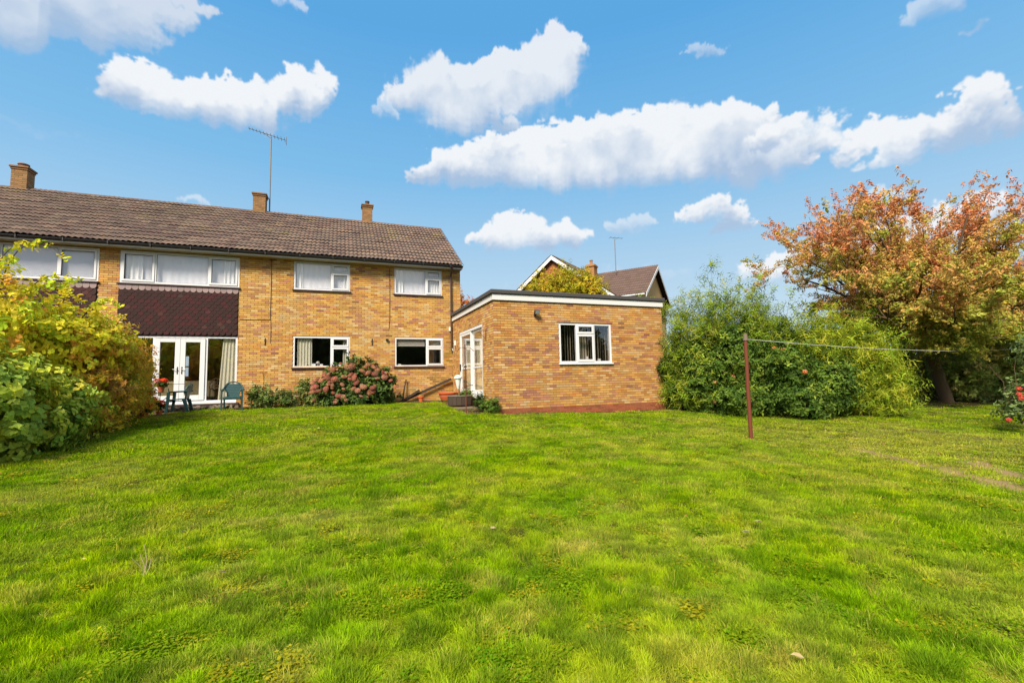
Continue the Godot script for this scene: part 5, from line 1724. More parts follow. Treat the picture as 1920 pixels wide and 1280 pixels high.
	crown(ro, "foliage", sprig(5, 0.12, 0.075, 0.05, 0.2, 0.5, 1.15, 0.25, 77), M.gloss_leaf, 560, [[Vector3(15.2, -0.95, -6.0), Vector3(0.5, 0.3, 0.4)], [Vector3(15.8, -0.6, -5.9), Vector3(0.4, 0.45, 0.4)], [Vector3(16.1, 0.3, -5.9), Vector3(0.4, 0.5, 0.4)]], [Color(0.10, 0.15, 0.05), Color(0.16, 0.22, 0.07), Color(0.07, 0.10, 0.03)], 0.7, 1.2, 0.3, 0.4, 107, 0.1)
	for k in [[15.05, -0.62, -5.85], [15.0, -0.72, -5.8], [15.12, -0.66, -5.75], [14.35, -1.18, -5.8], [15.2, -0.5, -5.9]]:
		var o := obj("bloom", flower_head(0.05, Color(0.60, 0.07, 0.05), 20, r), M.petal, ro)
		o.position = Vector3(k[0], k[1], k[2])
		o.rotation = Vector3(0.5, r.randf_range(0, 6), 0)
	# hydrangea against the house
	var hy := thing("hydrangea", "big hydrangea with faded rust-pink flower heads under the middle window", "hydrangea")
	stems(hy, Vector3(0.6, -0.8, -17.2), [Vector3(-0.2, 0.3, -17.2), Vector3(0.5, 0.7, -17.3), Vector3(1.1, 0.6, -17.2), Vector3(1.6, 0.1, -17.0), Vector3(0.2, 0.2, -16.9)], 0.02, M.twig, 0.1, r)
	crown(hy, "foliage", sprig(6, 0.14, 0.15, 0.085, 0.18, 0.5, 1.0, 0.2, 78), M.gloss_leaf, 1500, [[Vector3(0.55, 0.05, -17.2), Vector3(0.85, 0.75, 0.6)], [Vector3(-0.2, -0.3, -17.15), Vector3(0.65, 0.5, 0.5)], [Vector3(1.3, -0.2, -17.1), Vector3(0.65, 0.65, 0.55)], [Vector3(0.5, -0.6, -16.8), Vector3(1.2, 0.3, 0.4)]], [Color(0.028, 0.06, 0.014), Color(0.05, 0.095, 0.02), Color(0.085, 0.13, 0.025), Color(0.13, 0.16, 0.04)], 0.8, 1.25, 0.5, 0.4, 108, 0.5)
	for k in 84:
		var u := r.randf_range(-0.85, 1.9)
		var yy := r.randf_range(-0.65, 0.72)
		if k == 0:
			u = 0.35
			yy = 0.55
		var lim := 0.78 - pow(absf(u - 0.55) / 1.45, 2.0) * 0.85
		if yy > lim: yy = lim - r.randf_range(0.0, 0.35)
		var c: Color = [Color(0.33, 0.105, 0.075), Color(0.30, 0.13, 0.075), Color(0.38, 0.17, 0.11), Color(0.22, 0.075, 0.055)][r.randi_range(0, 3)]
		var o := obj("flower_head", flower_head(0.15 if k == 0 else r.randf_range(0.05, 0.11), c, 54, r), M.petal, hy)
		o.position = Vector3(u, yy, -17.2 + 0.86 - 0.14 * absf(u - 0.5) - 0.42 * maxf(yy + 0.25, 0.0) + r.randf_range(-0.06, 0.08))
		o.rotation = Vector3(r.randf_range(0.4, 1.3), r.randf_range(-0.6, 0.6), r.randf_range(-0.5, 0.5))
		o.scale = Vector3(r.randf_range(0.9, 1.25), r.randf_range(0.5, 0.8), r.randf_range(0.85, 1.15))
	# border plants along the wall
	var pal := [Color(0.08, 0.13, 0.03), Color(0.13, 0.19, 0.045), Color(0.21, 0.24, 0.07), Color(0.28, 0.25, 0.09)]
	for q in [["leafy border plant right of the facing green chair", -2.45, -0.42, 0.38, 0.38, "broad"], ["pale tufted border plant between the chair and the hydrangea", -1.75, -0.5, 0.42, 0.28, "fine"], ["upright green border plant just left of the hydrangea", -1.05, -0.3, 0.32, 0.42, "broad"], ["low brownish border plant at the hydrangea's left foot", -0.9, -0.62, 0.35, 0.2, "fine"]]:
		var p := thing("border_plant", q[0], "plant")
		stems(p, Vector3(q[1], -0.85, -17.3), [Vector3(q[1] - 0.15, q[2] + 0.1, -17.3), Vector3(q[1] + 0.12, q[2] + 0.15, -17.2)], 0.01, M.twig, 0.04, r)
		crown(p, "foliage", sprig(6, 0.11, 0.11, 0.055, 0.18, 0.5, 0.9, 0.2, 79) if q[5] == "broad" else fine, M.leaf, 260, [[Vector3(q[1], q[2], -17.25), Vector3(q[3], q[4], 0.3)], [Vector3(q[1] + 0.2, q[2] - 0.15, -17.05), Vector3(q[3] * 0.8, q[4] * 0.6, 0.25)]], pal, 0.7, 1.15, 0.7, 0.4, int(q[1] * -100.0), 0.1)
	var tw := MB.new()
	tw.tube([Vector3(-2.38, -0.85, -17.4), Vector3(-2.36, 0.1, -17.4), Vector3(-2.37, 0.35, -17.4)], [0.012, 0.01, 0.006], 6)
	for k in 5: tw.tube([Vector3(-2.37, 0.2 + 0.03 * k, -17.4), Vector3(-2.37 + 0.07 * cos(k * 2.2), 0.36 + 0.02 * k, -17.4 + 0.07 * sin(k * 2.2))], [0.005, 0.003], 4)
	tag(obj("dead_stem", tw, M.twig), "bare dead flower stem standing against the brick wall by the chair", "plant")
	for q in [["small dark green plant at the foot of the extension's corner, left one", 4.0, -13.25, 0.17, 0.24], ["small bright green plant at the foot of the extension's corner, right one", 4.18, -12.7, 0.2, 0.2]]:
		var p := thing("small_plant", q[0], "plant")
		var gy: float = ground_y(q[1], q[2])
		stems(p, Vector3(q[1], gy, q[2]), [Vector3(q[1], gy + q[4] * 1.4, q[2])], 0.008, M.twig, 0.02, r)
		crown(p, "foliage", fine, M.leaf, 130, [[Vector3(q[1], gy + q[4], q[2]), Vector3(q[3], q[4], q[3])]], [Color(0.05, 0.10, 0.02), Color(0.10, 0.18, 0.03)] if q[2] < -13 else [Color(0.14, 0.24, 0.03), Color(0.10, 0.18, 0.03)], 0.6, 1.0, 0.7, 0.3, int(q[1] * 50.0), 0.1)
	var ivy := thing("ivy_spray", "spray of ivy leaves on the right edge of the extension wall", "ivy")
	stems(ivy, Vector3(10.5, -0.1, -12.7), [Vector3(10.25, 0.35, -12.74), Vector3(10.5, 0.6, -12.7)], 0.006, M.twig, 0.03, r)
	crown(ivy, "foliage", fine, M.leaf, 90, [[Vector3(10.38, 0.2, -12.7), Vector3(0.22, 0.35, 0.06)]], [Color(0.09, 0.13, 0.03), Color(0.05, 0.08, 0.02)], 0.7, 1.1, 0.3, 0.3, 12, 0.1)

# canes along the line of the hedge, each with leafy side shoots; tops follow the profile [x, height], a few canes stand out
func bamboo(parent: Node3D, x0: float, x1: float, canes: int, profile: Array, tall: Array, count: int, leaf: Mesh, colors: Array, sd: int, r: RandomNumberGenerator) -> void:
	var blobs := []
	for k in canes + tall.size():
		var bx := x0 + (x1 - x0) * (k + r.randf()) / canes
		var bz := -12.55 + (bx - 10.5) * 0.62 + r.randf_range(-0.55, 0.5)
		var hh := 0.0
		for q in profile.size() - 1:
			if bx >= profile[q][0] and bx <= profile[q + 1][0]:
				hh = lerpf(profile[q][1], profile[q + 1][1], (bx - profile[q][0]) / (profile[q + 1][0] - profile[q][0]))
		hh += r.randf_range(-0.55, 0.25)
		var out := 0.0
		if k >= canes:
			var t: Array = tall[k - canes]
			bx = t[0]
			bz = t[2]
			hh = t[1]
			out = t[3]
		var base := Vector3(bx, ground_y(bx, bz), bz)
		var lean := Vector3(r.randf_range(-0.45, 0.4), 0, r.randf_range(-0.2, 0.6)) * (1.0 if out == 0.0 else 0.2)
		var pts := []
		var rad := []
		for j in 7:
			var t := j / 6.0
			pts.append(base + Vector3(0, (hh - base.y) * (t - 0.1 * t * t * t) / 0.9, 0) + lean * t * t)
			rad.append(lerpf(0.012, 0.003, t))
		var b := MB.new()
		b.tube(pts, rad, 5)
		obj("cane", b, M.cane, parent)
		var low := 0.16 if out == 0.0 else 0.6
		for j in 6:
			var t := lerpf(low, 0.98, j / 5.0)
			var wide := lerpf(0.46, 0.16, t) if out == 0.0 else 0.17
			blobs.append([base + Vector3(r.randf_range(-0.1, 0.1), (hh - base.y) * t, r.randf_range(-0.1, 0.1)) + lean * t * t, Vector3(wide, 0.30 if out == 0.0 else 0.24, wide)])
	crown(parent, "foliage", leaf, M.leaf, count, blobs, colors, 0.65, 1.2, 0.35, 0.35, sd, 0.1)

# a domed head of four-petalled florets
func flower_head(radius: float, c: Color, count: int, r: RandomNumberGenerator) -> ArrayMesh:
	var b := MB.new()
	for k in count:
		var t := (k + 0.5) / count
		var ph := acos(1.0 - 1.45 * t)
		var th := k * 2.39996
		var d := Vector3(sin(ph) * cos(th), cos(ph), sin(ph) * sin(th))
		var e := d.cross(Vector3(0.31, 0.5, 0.81)).normalized()
		var g := d.cross(e)
		var s := radius * 2.1 / sqrt(count)
		b.col = Color(c.r * r.randf_range(0.75, 1.25), c.g * r.randf_range(0.75, 1.3), c.b * r.randf_range(0.75, 1.3))
		var a := r.randf() * TAU
		var ce := d * radius * r.randf_range(0.9, 1.05)
		for j in 4:
			var u := e * cos(a + j * PI * 0.5) + g * sin(a + j * PI * 0.5)
			var v := d.cross(u)
			b.quad(ce, ce + u * s * 0.6 + v * s * 0.4 + d * s * 0.15, ce + u * s + d * s * 0.22, ce + u * s * 0.6 - v * s * 0.4 + d * s * 0.15)
	return b.mesh()

# ------------------------------------------------------------------ things in the garden
func plastic_chair(label: String, at: Vector3, turn: float) -> Node3D:
	var o := thing("plastic_chair", label, "chair", at, turn, "green plastic garden chairs by the garden doors")
	var m: StandardMaterial3D = M.greenplastic
	var b := MB.new()
	b.cbox(Vector3(0, 0.40, 0.02), Vector3(0.46, 0.035, 0.46), 0.014, Basis(Vector3.RIGHT, 0.06))
	b.cbox(Vector3(0, 0.365, 0.245), Vector3(0.48, 0.08, 0.02), 0.008)
	obj("seat", b, m, o)
	# backrest: rounded shell with slots between broad slats
	var back := Basis(Vector3.RIGHT, -0.26)
	var at_b := Vector3(0, 0.42, -0.20)
	var rim := MB.new()
	var pts := []
	var rad := []
	for k in 17:
		var t := k / 16.0
		var a := PI * (1.0 - t)
		var u := 0.27 * cos(a)
		var v := 0.20 + 0.27 * sin(a)
		if k == 0 or k == 16: v = 0.16
		pts.append(at_b + back * Vector3(u, v, 0.05 * (u / 0.27) * (u / 0.27)))
		rad.append(0.022)
	rim.tube(pts, rad, 8)
	rim.tube([at_b + back * Vector3(-0.15, -0.02, 0), at_b + back * Vector3(-0.16, 0.12, 0.02), at_b + back * Vector3(-0.24, 0.24, 0.05)], [0.022, 0.022, 0.02], 8)
	rim.tube([at_b + back * Vector3(0.15, -0.02, 0), at_b + back * Vector3(0.16, 0.12, 0.02), at_b + back * Vector3(0.24, 0.24, 0.05)], [0.022, 0.022, 0.02], 8)
	obj("backrest_frame", rim, m, o)
	for k in 8:
		var v := 0.02 + 0.052 * k
		var half := 0.145 + 0.10 * smoothstep(0.06, 0.24, v)
		if v > 0.26: half = 0.27 * sqrt(maxf(0.02, 1.0 - pow((v - 0.20) / 0.27, 2.0))) - 0.01
		var s := MB.new()
		s.cbox(at_b + back * Vector3(0, v, 0.008), Vector3(half * 2.0, 0.0505, 0.014), 0.004, back)
		obj("slat", s, m, o)
	for sx in [-1.0, 1.0]:
		b = MB.new()
		var q := []
		var qr := []
		for k in 9:
			var t := k / 8.0
			q.append(Vector3(sx * (0.26 + 0.045 * sin(t * PI)), 0.645 - 0.02 * t - (0.03 if k == 8 else 0.0), -0.28 + 0.52 * t))
			qr.append(0.024)
		b.tube(q, qr, 8)
		b.cbox(Vector3(sx * 0.30, 0.64, 0.0), Vector3(0.06, 0.02, 0.40), 0.008)
		obj("armrest", b, m, o)
		b = MB.new()
		b.prism([Vector2(0.17, 0.38), Vector2(0.27, 0.63), Vector2(0.21, 0.63), Vector2(0.185, 0.42), Vector2(0.215, 0.0), Vector2(0.275, 0.0)] if false else [Vector2(0.16, 0.62), Vector2(0.17, 0.36), Vector2(0.225, 0.0), Vector2(0.285, 0.0), Vector2(0.25, 0.36), Vector2(0.24, 0.62)], 0.045, Transform3D(Basis(Vector3(0, 0, 1), Vector3.UP, Vector3(-1, 0, 0)), Vector3(sx * 0.275 - 0.022, 0, 0)))
		obj("leg", b, m, o)
		b = MB.new()
		b.prism([Vector2(-0.13, 0.40), Vector2(-0.24, 0.40), Vector2(-0.335, 0.0), Vector2(-0.275, 0.0)], 0.045, Transform3D(Basis(Vector3(0, 0, 1), Vector3.UP, Vector3(-1, 0, 0)), Vector3(sx * 0.235 - 0.022, 0, 0)))
		obj("leg", b, m, o)
	return o

func make_garden_things() -> void:
	var r := RandomNumberGenerator.new()
	r.seed = 8
	# television aerial on the chimney of the house
	aerial("tv_aerial", "television aerial on a tall mast beside the house's middle chimney", Vector3(-2.92, 7.58, -21.97), 3.40, 1.5, 0.0, -0.2, 11)
	var ch1 := plastic_chair("green plastic garden chair seen from its side, facing the orange shrub", Vector3(-4.58, ground_y(-4.58, -16.8), -16.8), -PI * 0.5)
	var ch2 := plastic_chair("green plastic garden chair facing the lawn, before the cream curtain", Vector3(-3.13, ground_y(-3.13, -16.65), -16.65), 0.12)
	# wrought iron stand
	var st := thing("iron_stand", "black wrought iron plant stand with curled arms left of the side-on chair", "plant stand", Vector3(-5.10, ground_y(-5.1, -16.9), -16.9))
	for s in [-1.0, 1.0]:
		var b := MB.new()
		var p := []
		var q := []
		for k in 13:
			var a := PI * (0.5 + 0.62 * k / 12.0)
			p.append(Vector3(s * (-0.12 + 0.02 - 0.34 * cos(a) - 0.02), 0.62 - 0.30 * sin(a), 0))
			q.append(0.012)
		b.tube(p, q, 6)
		obj("arm", b, M.iron, st)
		b = MB.new()
		b.tube([Vector3(s * 0.12, 0.34, 0), Vector3(s * 0.16, 0.15, 0.05), Vector3(s * 0.24, 0.0, 0.12)], [0.012, 0.012, 0.012], 6)
		b.tube([Vector3(s * 0.12, 0.34, 0), Vector3(s * 0.16, 0.15, -0.05), Vector3(s * 0.24, 0.0, -0.12)], [0.012, 0.012, 0.012], 6)
		obj("leg", b, M.iron, st)
	var b1 := MB.new()
	b1.tube([Vector3(-0.4, 0.32, 0), Vector3(0.4, 0.32, 0)], [0.012, 0.012], 6)
	b1.tube([Vector3(0, 0.32, 0), Vector3(0, 0.72, 0)], [0.01, 0.01], 6)
	b1.tube([Vector3(-0.30, 0.86, 0), Vector3(0.62, 0.86, 0)], [0.008, 0.008], 6)
	b1.tube([Vector3(0, 0.72, 0), Vector3(0, 0.86, 0)], [0.01, 0.01], 6)
	b1.cbox(Vector3(0.02, 0.612, 0), Vector3(0.22, 0.012, 0.22), 0.004)
	b1.cbox(Vector3(-0.25, 0.472, 0.30), Vector3(0.2, 0.012, 0.2), 0.004)
	b1.tube([Vector3(-0.2, 0.46, 0.28), Vector3(-0.12, 0.33, 0)], [0.01, 0.01], 6)
	obj("crossbar", b1, M.iron, st)
	# geraniums in pots by the shrub
	for q in [["red geranium in a pot on the lawn's edge, nearest the camera", -4.95, -15.3, 0.16, 4, 0.0], ["red geranium in a pot below the iron stand", -5.02, -15.9, 0.17, 5, 0.12], ["orange-red geranium raised beside the iron stand's left arm", -5.35, -16.6, 0.16, 4, 0.48], ["dark-leaved red geranium on top of the iron stand", -5.08, -16.9, 0.15, 4, 0.62], ["small red geranium at the feet of the iron stand", -4.90, -16.2, 0.12, 2, 0.0]]:
		var gy: float = ground_y(q[1], q[2]) + q[5]
		var g := thing("geranium", q[0], "geranium", Vector3(q[1], gy, q[2]))
		var pm := MB.new()
		pm.lathe([Vector2(0.0, 0.0), Vector2(0.06, 0.0), Vector2(0.085, 0.13), Vector2(0.098, 0.13), Vector2(0.098, 0.16), Vector2(0.085, 0.16), Vector2(0.08, 0.13), Vector2(0.0, 0.13)], 14)
		obj("pot", pm, M.terracotta, g)
		var fo := crown(g, "foliage", sprig(5, 0.08, 0.07, 0.06, 0.15, 0.5, 1.1, 0.2, 81), M.leaf, 60, [[Vector3(q[1], gy + 0.24, q[2]), Vector3(q[3], 0.12, q[3])]], [Color(0.06, 0.11, 0.02), Color(0.09, 0.14, 0.03)], 0.7, 1.1, 0.7, 0.2, int(q[3] * 1000.0), 0.1, -5.0)
		fo.position = -g.position
		for k in q[4]:
			var o := obj("bloom", flower_head(0.075, Color(0.66, 0.05, 0.02) if q[5] != 0.48 else Color(0.66, 0.13, 0.04), 26, r), M.petal, g)
			o.position = Vector3(q[3] * 0.7 * cos(k * 2.3), 0.34 + 0.05 * sin(k * 3.1), q[3] * 0.7 * sin(k * 2.3) + 0.05)
			o.rotation = Vector3(0.6, k * 1.1, 0)
	# rubble edging below the garden doors
	for k in 13:
		var x := -5.1 + k * 0.15 + r.randf_range(-0.03, 0.03)
		var z := -17.25 + r.randf_range(-0.12, 0.12)
		var o := obj("edging_stone", rock(r.randf_range(0.09, 0.15), k), M.stone)
		o.position = Vector3(x, ground_y(x, z) + 0.04, z)
		tag(o, "rough brown rubble stone under the garden doors' step, %s from the left of its row" % ["first", "second", "third", "fourth", "fifth", "sixth", "seventh", "eighth", "ninth", "tenth", "eleventh", "twelfth", "last"][k], "stone", "rubble stones under the garden doors")
	# planks and stick leaning on the wall
	var pk := MB.new()
	var pa := Vector3(2.20, -0.80, -17.93)
	var pb := Vector3(4.22, 0.05, -17.95)
	var dx := (pb - pa).normalized()
	pk.cbox((pa + pb) * 0.5, Vector3((pb - pa).length(), 0.10, 0.05), 0.006, Basis(dx, Vector3(0, 0, 1).cross(dx), Vector3(0, 0, 1)))
	tag(obj("plank", pk, M.oldwood), "long dark weathered plank sloping up along the wall to the extension", "plank")
	pk = MB.new()
	pa = Vector3(2.2, -0.80, -17.84)
	pb = Vector3(2.94, -0.36, -17.86)
	dx = (pb - pa).normalized()
	pk.cbox((pa + pb) * 0.5, Vector3((pb - pa).length(), 0.09, 0.04), 0.006, Basis(dx, Vector3(0, 0, 1).cross(dx), Vector3(0, 0, 1)))
	tag(obj("plank", pk, M.oldwood), "short dark plank lying over the foot of the long sloping plank", "plank")
	pk = MB.new()
	pk.tube([Vector3(2.27, -0.82, -17.8), Vector3(2.36, -0.3, -17.9), Vector3(2.44, 0.06, -17.98)], [0.032, 0.03, 0.022], 8)
	tag(obj("stick", pk, M.oldwood), "short dark stick leaning upright against the wall at the planks' foot", "stick")
	# terracotta pots
	var pot := MB.new()
	pot.lathe([Vector2(0.0, 0.0), Vector2(0.18, 0.0), Vector2(0.24, 0.05), Vector2(0.30, 0.18), Vector2(0.325, 0.29), Vector2(0.36, 0.30), Vector2(0.365, 0.35), Vector2(0.33, 0.355), Vector2(0.30, 0.30), Vector2(0.0, 0.28)], 28)
	var po := obj("terracotta_bowl", pot, M.terracotta)
	po.position = Vector3(3.93, ground_y(3.93, -17.4), -17.4)
	tag(po, "large round terracotta bowl in the corner between house and extension", "plant pot")
	pot = MB.new()
	pot.lathe([Vector2(0.0, 0.0), Vector2(0.07, 0.0), Vector2(0.095, 0.16), Vector2(0.115, 0.16), Vector2(0.115, 0.21), Vector2(0.095, 0.21), Vector2(0.09, 0.17), Vector2(0.0, 0.16)], 18)
	po = obj("terracotta_pot", pot, M.terracotta)
	po.position = Vector3(2.90, ground_y(2.9, -17.3), -17.3)
	tag(po, "small terracotta pot on the lawn's edge below the long plank", "plant pot")
	# dark tub by the sliding door
	var tg := ground_y(3.75, -14.9)
	var tub := thing("planter_tub", "dark wooden planter tub with a pale rim beside the sliding door", "planter", Vector3(3.80, tg, -14.9), 0.1)
	for k in 16:
		var a := TAU * k / 16.0
		var s := MB.new()
		s.cbox(Vector3(0.40 * cos(a), 0.15, 0.34 * sin(a)), Vector3(0.03, 0.30, 0.152), 0.006, Basis(Vector3.UP, -a) )
		obj("stave", s, M.oldwood, tub)
	var rm := MB.new()
	var rp := []
	var rr := []
	for k in 25:
		var a := TAU * k / 24.0
		rp.append(Vector3(0.41 * cos(a), 0.305, 0.35 * sin(a)))
		rr.append(0.024)
	rm.tube(rp, rr, 6)
	obj("rim", rm, grained(Color(0.20, 0.165, 0.13), 0.8, 0.3, speck, 6.0), tub)
	rm = MB.new()
	rm.cbox(Vector3(0, 0.25, 0), Vector3(0.6, 0.06, 0.5), 0.02)
	obj("soil", rm, M.soil, tub)
	var tp := thing("tub_plant", "low green plant growing in the dark planter tub", "plant", Vector3(3.92, tg + 0.28, -14.9))
	var tf := crown(tp, "foliage", sprig(8, 0.15, 0.075, 0.04, 0.2, 0.5, 1.0, 0.25, 73), M.leaf, 130, [[Vector3(3.98, tg + 0.34, -14.85), Vector3(0.2, 0.12, 0.2)]], [Color(0.12, 0.17, 0.03), Color(0.18, 0.24, 0.04)], 0.6, 1.0, 0.8, 0.3, 91, 0.1, -5.0)
	tf.position = -tp.position
	var sb := MB.new()
	sb.cbox(Vector3(0, 0.02, 0), Vector3(0.75, 0.05, 0.5), 0.008)
	var slab := obj("paving_slab", sb, M.stone)
	slab.position = Vector3(3.85, ground_y(3.85, -14.2) - 0.01, -14.2)
	tag(slab, "grey paving slab in the grass in front of the planter tub", "paving slab")
	# bird feeding pole
	var fy := ground_y(3.42, -12.75)
	var fp := thing("feeder_pole", "thin rusty bird-feeding pole with curled arms standing before the sliding door", "feeder pole", Vector3(3.42, fy - 0.05, -12.75))
	var m := MB.new()
	m.tube([Vector3(0, 0, 0), Vector3(0.0, 1.0, 0), Vector3(-0.01, 2.06, 0)], [0.015, 0.014, 0.012], 8)
	obj("pole", m, M.rust, fp)
	for s in [-1.0, 1.0]:
		m = MB.new()
		m.tube([Vector3(0, 1.92, 0), Vector3(s * 0.06, 1.97, 0), Vector3(s * 0.14, 1.96, 0), Vector3(s * 0.21, 1.90, 0), Vector3(s * 0.24, 1.86, 0), Vector3(s * 0.26, 1.89, 0)], [0.008, 0.008, 0.008, 0.008, 0.007, 0.006], 6)
		obj("arm", m, M.iron, fp)
	m = MB.new()
	m.tube([Vector3(0.0, 0.86, 0), Vector3(0.22, 0.875, 0.0)], [0.014, 0.012], 6)
	obj("perch", m, M.iron, fp)
	m = MB.new()
	m.tube([Vector3(0.06, 1.38, 0.02), Vector3(0.03, 1.46, 0.02), Vector3(-0.02, 1.47, 0.02), Vector3(-0.08, 1.40, 0.02), Vector3(-0.13, 1.24, 0.02), Vector3(-0.15, 1.16, 0.02)], [0.008, 0.008, 0.008, 0.008, 0.007, 0.006], 6)
	obj("hook", m, M.white, fp)
	var hc := thing("hanging_cone", "white cone-shaped hanging planter on the feeder pole's hook", "hanging planter", Vector3(3.42 - 0.23, fy + 0.72, -12.73))
	m = MB.new()
	m.lathe([Vector2(0.0, 0.0), Vector2(0.03, 0.01), Vector2(0.055, 0.10), Vector2(0.085, 0.27), Vector2(0.085, 0.30)], 18)
	obj("cone", m, M.white, hc)
	m = MB.new()
	m.lathe([Vector2(0.085, 0.30), Vector2(0.115, 0.305), Vector2(0.12, 0.34), Vector2(0.11, 0.36), Vector2(0.05, 0.40), Vector2(0.0, 0.41)], 18)
	obj("lid", m, M.white, hc)
	# washing line
	var wy := ground_y(8.25, -7.4)
	var wp := thing("washing_line_post", "rusty brown washing line post standing on the lawn", "post", Vector3(8.25, wy, -7.4))
	m = MB.new()
	m.tube([Vector3(0, -0.3, 0), Vector3(0.0, 1.0, 0), Vector3(0.02, 2.24, 0)], [0.043, 0.041, 0.038], 12)
	obj("post", m, M.rust, wp)
	m = MB.new()
	m.tube([Vector3(0.018, 2.10, 0), Vector3(0.018, 2.16, 0)], [0.052, 0.052], 12)
	m.tube([Vector3(0.02, 2.15, 0), Vector3(0.02, 2.25, 0)], [0.046, 0.043], 12)
	obj("collar", m, grained(Color(0.22, 0.16, 0.12), 0.7, 0.4, speck, 6.0), wp)
	m = MB.new()
	var lp := []
	var lr := []
	for k in 25:
		var t := k / 24.0
		var p := Vector3(8.30, wy + 2.13, -7.4).lerp(Vector3(26.5, 0.80, -10.2), t)
		p.y -= 0.16 * 4.0 * t * (1.0 - t)
		lp.append(p)
		lr.append(0.006)
	m.tube(lp, lr, 5)
	tag(obj("washing_line", m, M.rope), "thin pale washing line stretched from the rusty post to the right", "washing line")
	# twig and larger fallen leaves on the lawn
	var leafm := MB.new()
	leaf_into(leafm, Vector3.ZERO, Vector3(1, 0.05, 0).normalized(), Vector3(0, 0, 1), 0.062, 0.040, 0.25, 0.5)
	var lm := leafm.mesh()
	for q in [["pale curled fallen leaf at the bottom edge of the lawn, right of centre", 2.14, -1.69, Color(0.36, 0.28, 0.13)], ["nearer of two whitish fallen leaves on the lawn below the washing line post", 3.31, -3.04, Color(0.34, 0.29, 0.22)], ["farther of two whitish fallen leaves on the lawn below the washing line post", 3.57, -3.23, Color(0.30, 0.22, 0.15)], ["yellow fallen leaf on the left part of the lawn in front of the dark shrub", -2.2, -5.96, Color(0.60, 0.42, 0.10)], ["orange-yellow fallen leaf on the lawn at the lower left, below the yellow one", -1.82, -4.56, Color(0.58, 0.36, 0.10)], ["orange fallen leaf on the lawn beside the dry forked stalk", -0.77, -3.82, Color(0.56, 0.32, 0.08)], ["tan fallen leaf on the lawn, farther off behind the dry stalk", -1.28, -5.0, Color(0.50, 0.34, 0.16)], ["small pale leaf on the bare track at the right edge", 9.11, -4.21, Color(0.5, 0.45, 0.38)]]:
		var o := obj("fallen_leaf", lm, leaf_tone(q[3]))
		o.position = Vector3(q[1], ground_y(q[1], q[2]) + 0.075, q[2])
		o.rotation = Vector3(r.randf_range(-0.4, 0.4), r.randf_range(0, 6), r.randf_range(-0.4, 0.4))
		tag(o, q[0], "leaf")
	var tg2 := MB.new()
	var ty := ground_y(-1.31, -4.17)
	for e in [[0.0, 0.17, 0.0], [0.03, 0.24, 0.02], [-0.04, 0.16, 0.03], [0.06, 0.12, -0.02]]: tg2.tube([Vector3(-1.31, ty, -4.17), Vector3(-1.31 + e[0] * 0.5, ty + e[1] * 0.5, -4.17), Vector3(-1.31 + e[0] - 0.03, ty + e[1], -4.17 + e[2])], [0.004, 0.003, 0.002], 4)
	tag(obj("dry_stalk", tg2, mat(Color(0.45, 0.36, 0.22), 0.9, 0.2)), "dry forked stalk standing up from the lawn at the lower left", "stalk")
	# leaf litter
	var places := []
	var tints := []
	var pal := [Color(0.42, 0.22, 0.07), Color(0.50, 0.36, 0.10), Color(0.30, 0.14, 0.06), Color(0.48, 0.40, 0.22), Color(0.36, 0.10, 0.05)]
	for k in 4200:
		var x := r.randf_range(-6.5, 27.0)
		var z := r.randf_range(-17.4, -3.0)
		var s := soil_at(x, z)
		var near := s
		if near < 0.5:
			near = maxf(soil_at(x - 0.5, z - 0.4), soil_at(x + 0.3, z - 0.7)) * 0.6
			if x > 17.0: near = maxf(near, 0.4)
		if x > 7.0 and x < 11.0 and z > -6.0: near = 0.08
		if r.randf() > maxf(near, 0.035): continue
		if x > EX0 - 0.1 and x < EX1 + 0.1 and z < EZ + 0.1: continue
		var q := r.randf_range(0.5, 1.0)
		places.append(Transform3D(Basis.from_euler(Vector3(r.randf_range(-0.6, 0.6), r.randf_range(0, TAU), r.randf_range(-0.6, 0.6))) * Basis.from_scale(Vector3(q, q, q)), Vector3(x, ground_y(x, z) + (0.05 if s < 0.5 else 0.015), z)))
		tints.append(jit(pal[r.randi_range(0, 4)], 0.25))
	stuff("leaf_litter", lm, M.leaf, places, tints)

func leaf_tone(c: Color) -> StandardMaterial3D:
	var m := mat(c, 0.8, 0.3)
	m.backlight_enabled = true
	m.backlight = Color(0.4, 0.4, 0.4)
	return m

func rock(size: float, sd: int) -> ArrayMesh:
	var b := MB.new()
	var p := []
	for j in 5:
		for k in 8:
			var th := PI * (j + 0.5) / 5.0
			var ph := TAU * k / 8.0
			var d := Vector3(sin(th) * cos(ph), cos(th) * 0.7, sin(th) * sin(ph))
			p.append(d * size * (1.0 + 0.9 * n2.get_noise_3d(d.x * 9.0 + sd * 7.0, d.y * 9.0, d.z * 9.0)))
	for j in 4:
		for k in 8:
			b.quad(p[j * 8 + k], p[j * 8 + (k + 1) % 8], p[(j + 1) * 8 + (k + 1) % 8], p[(j + 1) * 8 + k])
	for k in 8:
		b.tri(Vector3(0, size * 0.7, 0), p[(k + 1) % 8], p[k])
		b.tri(Vector3(0, -size * 0.7, 0), p[32 + k], p[32 + (k + 1) % 8])
	return b.mesh()

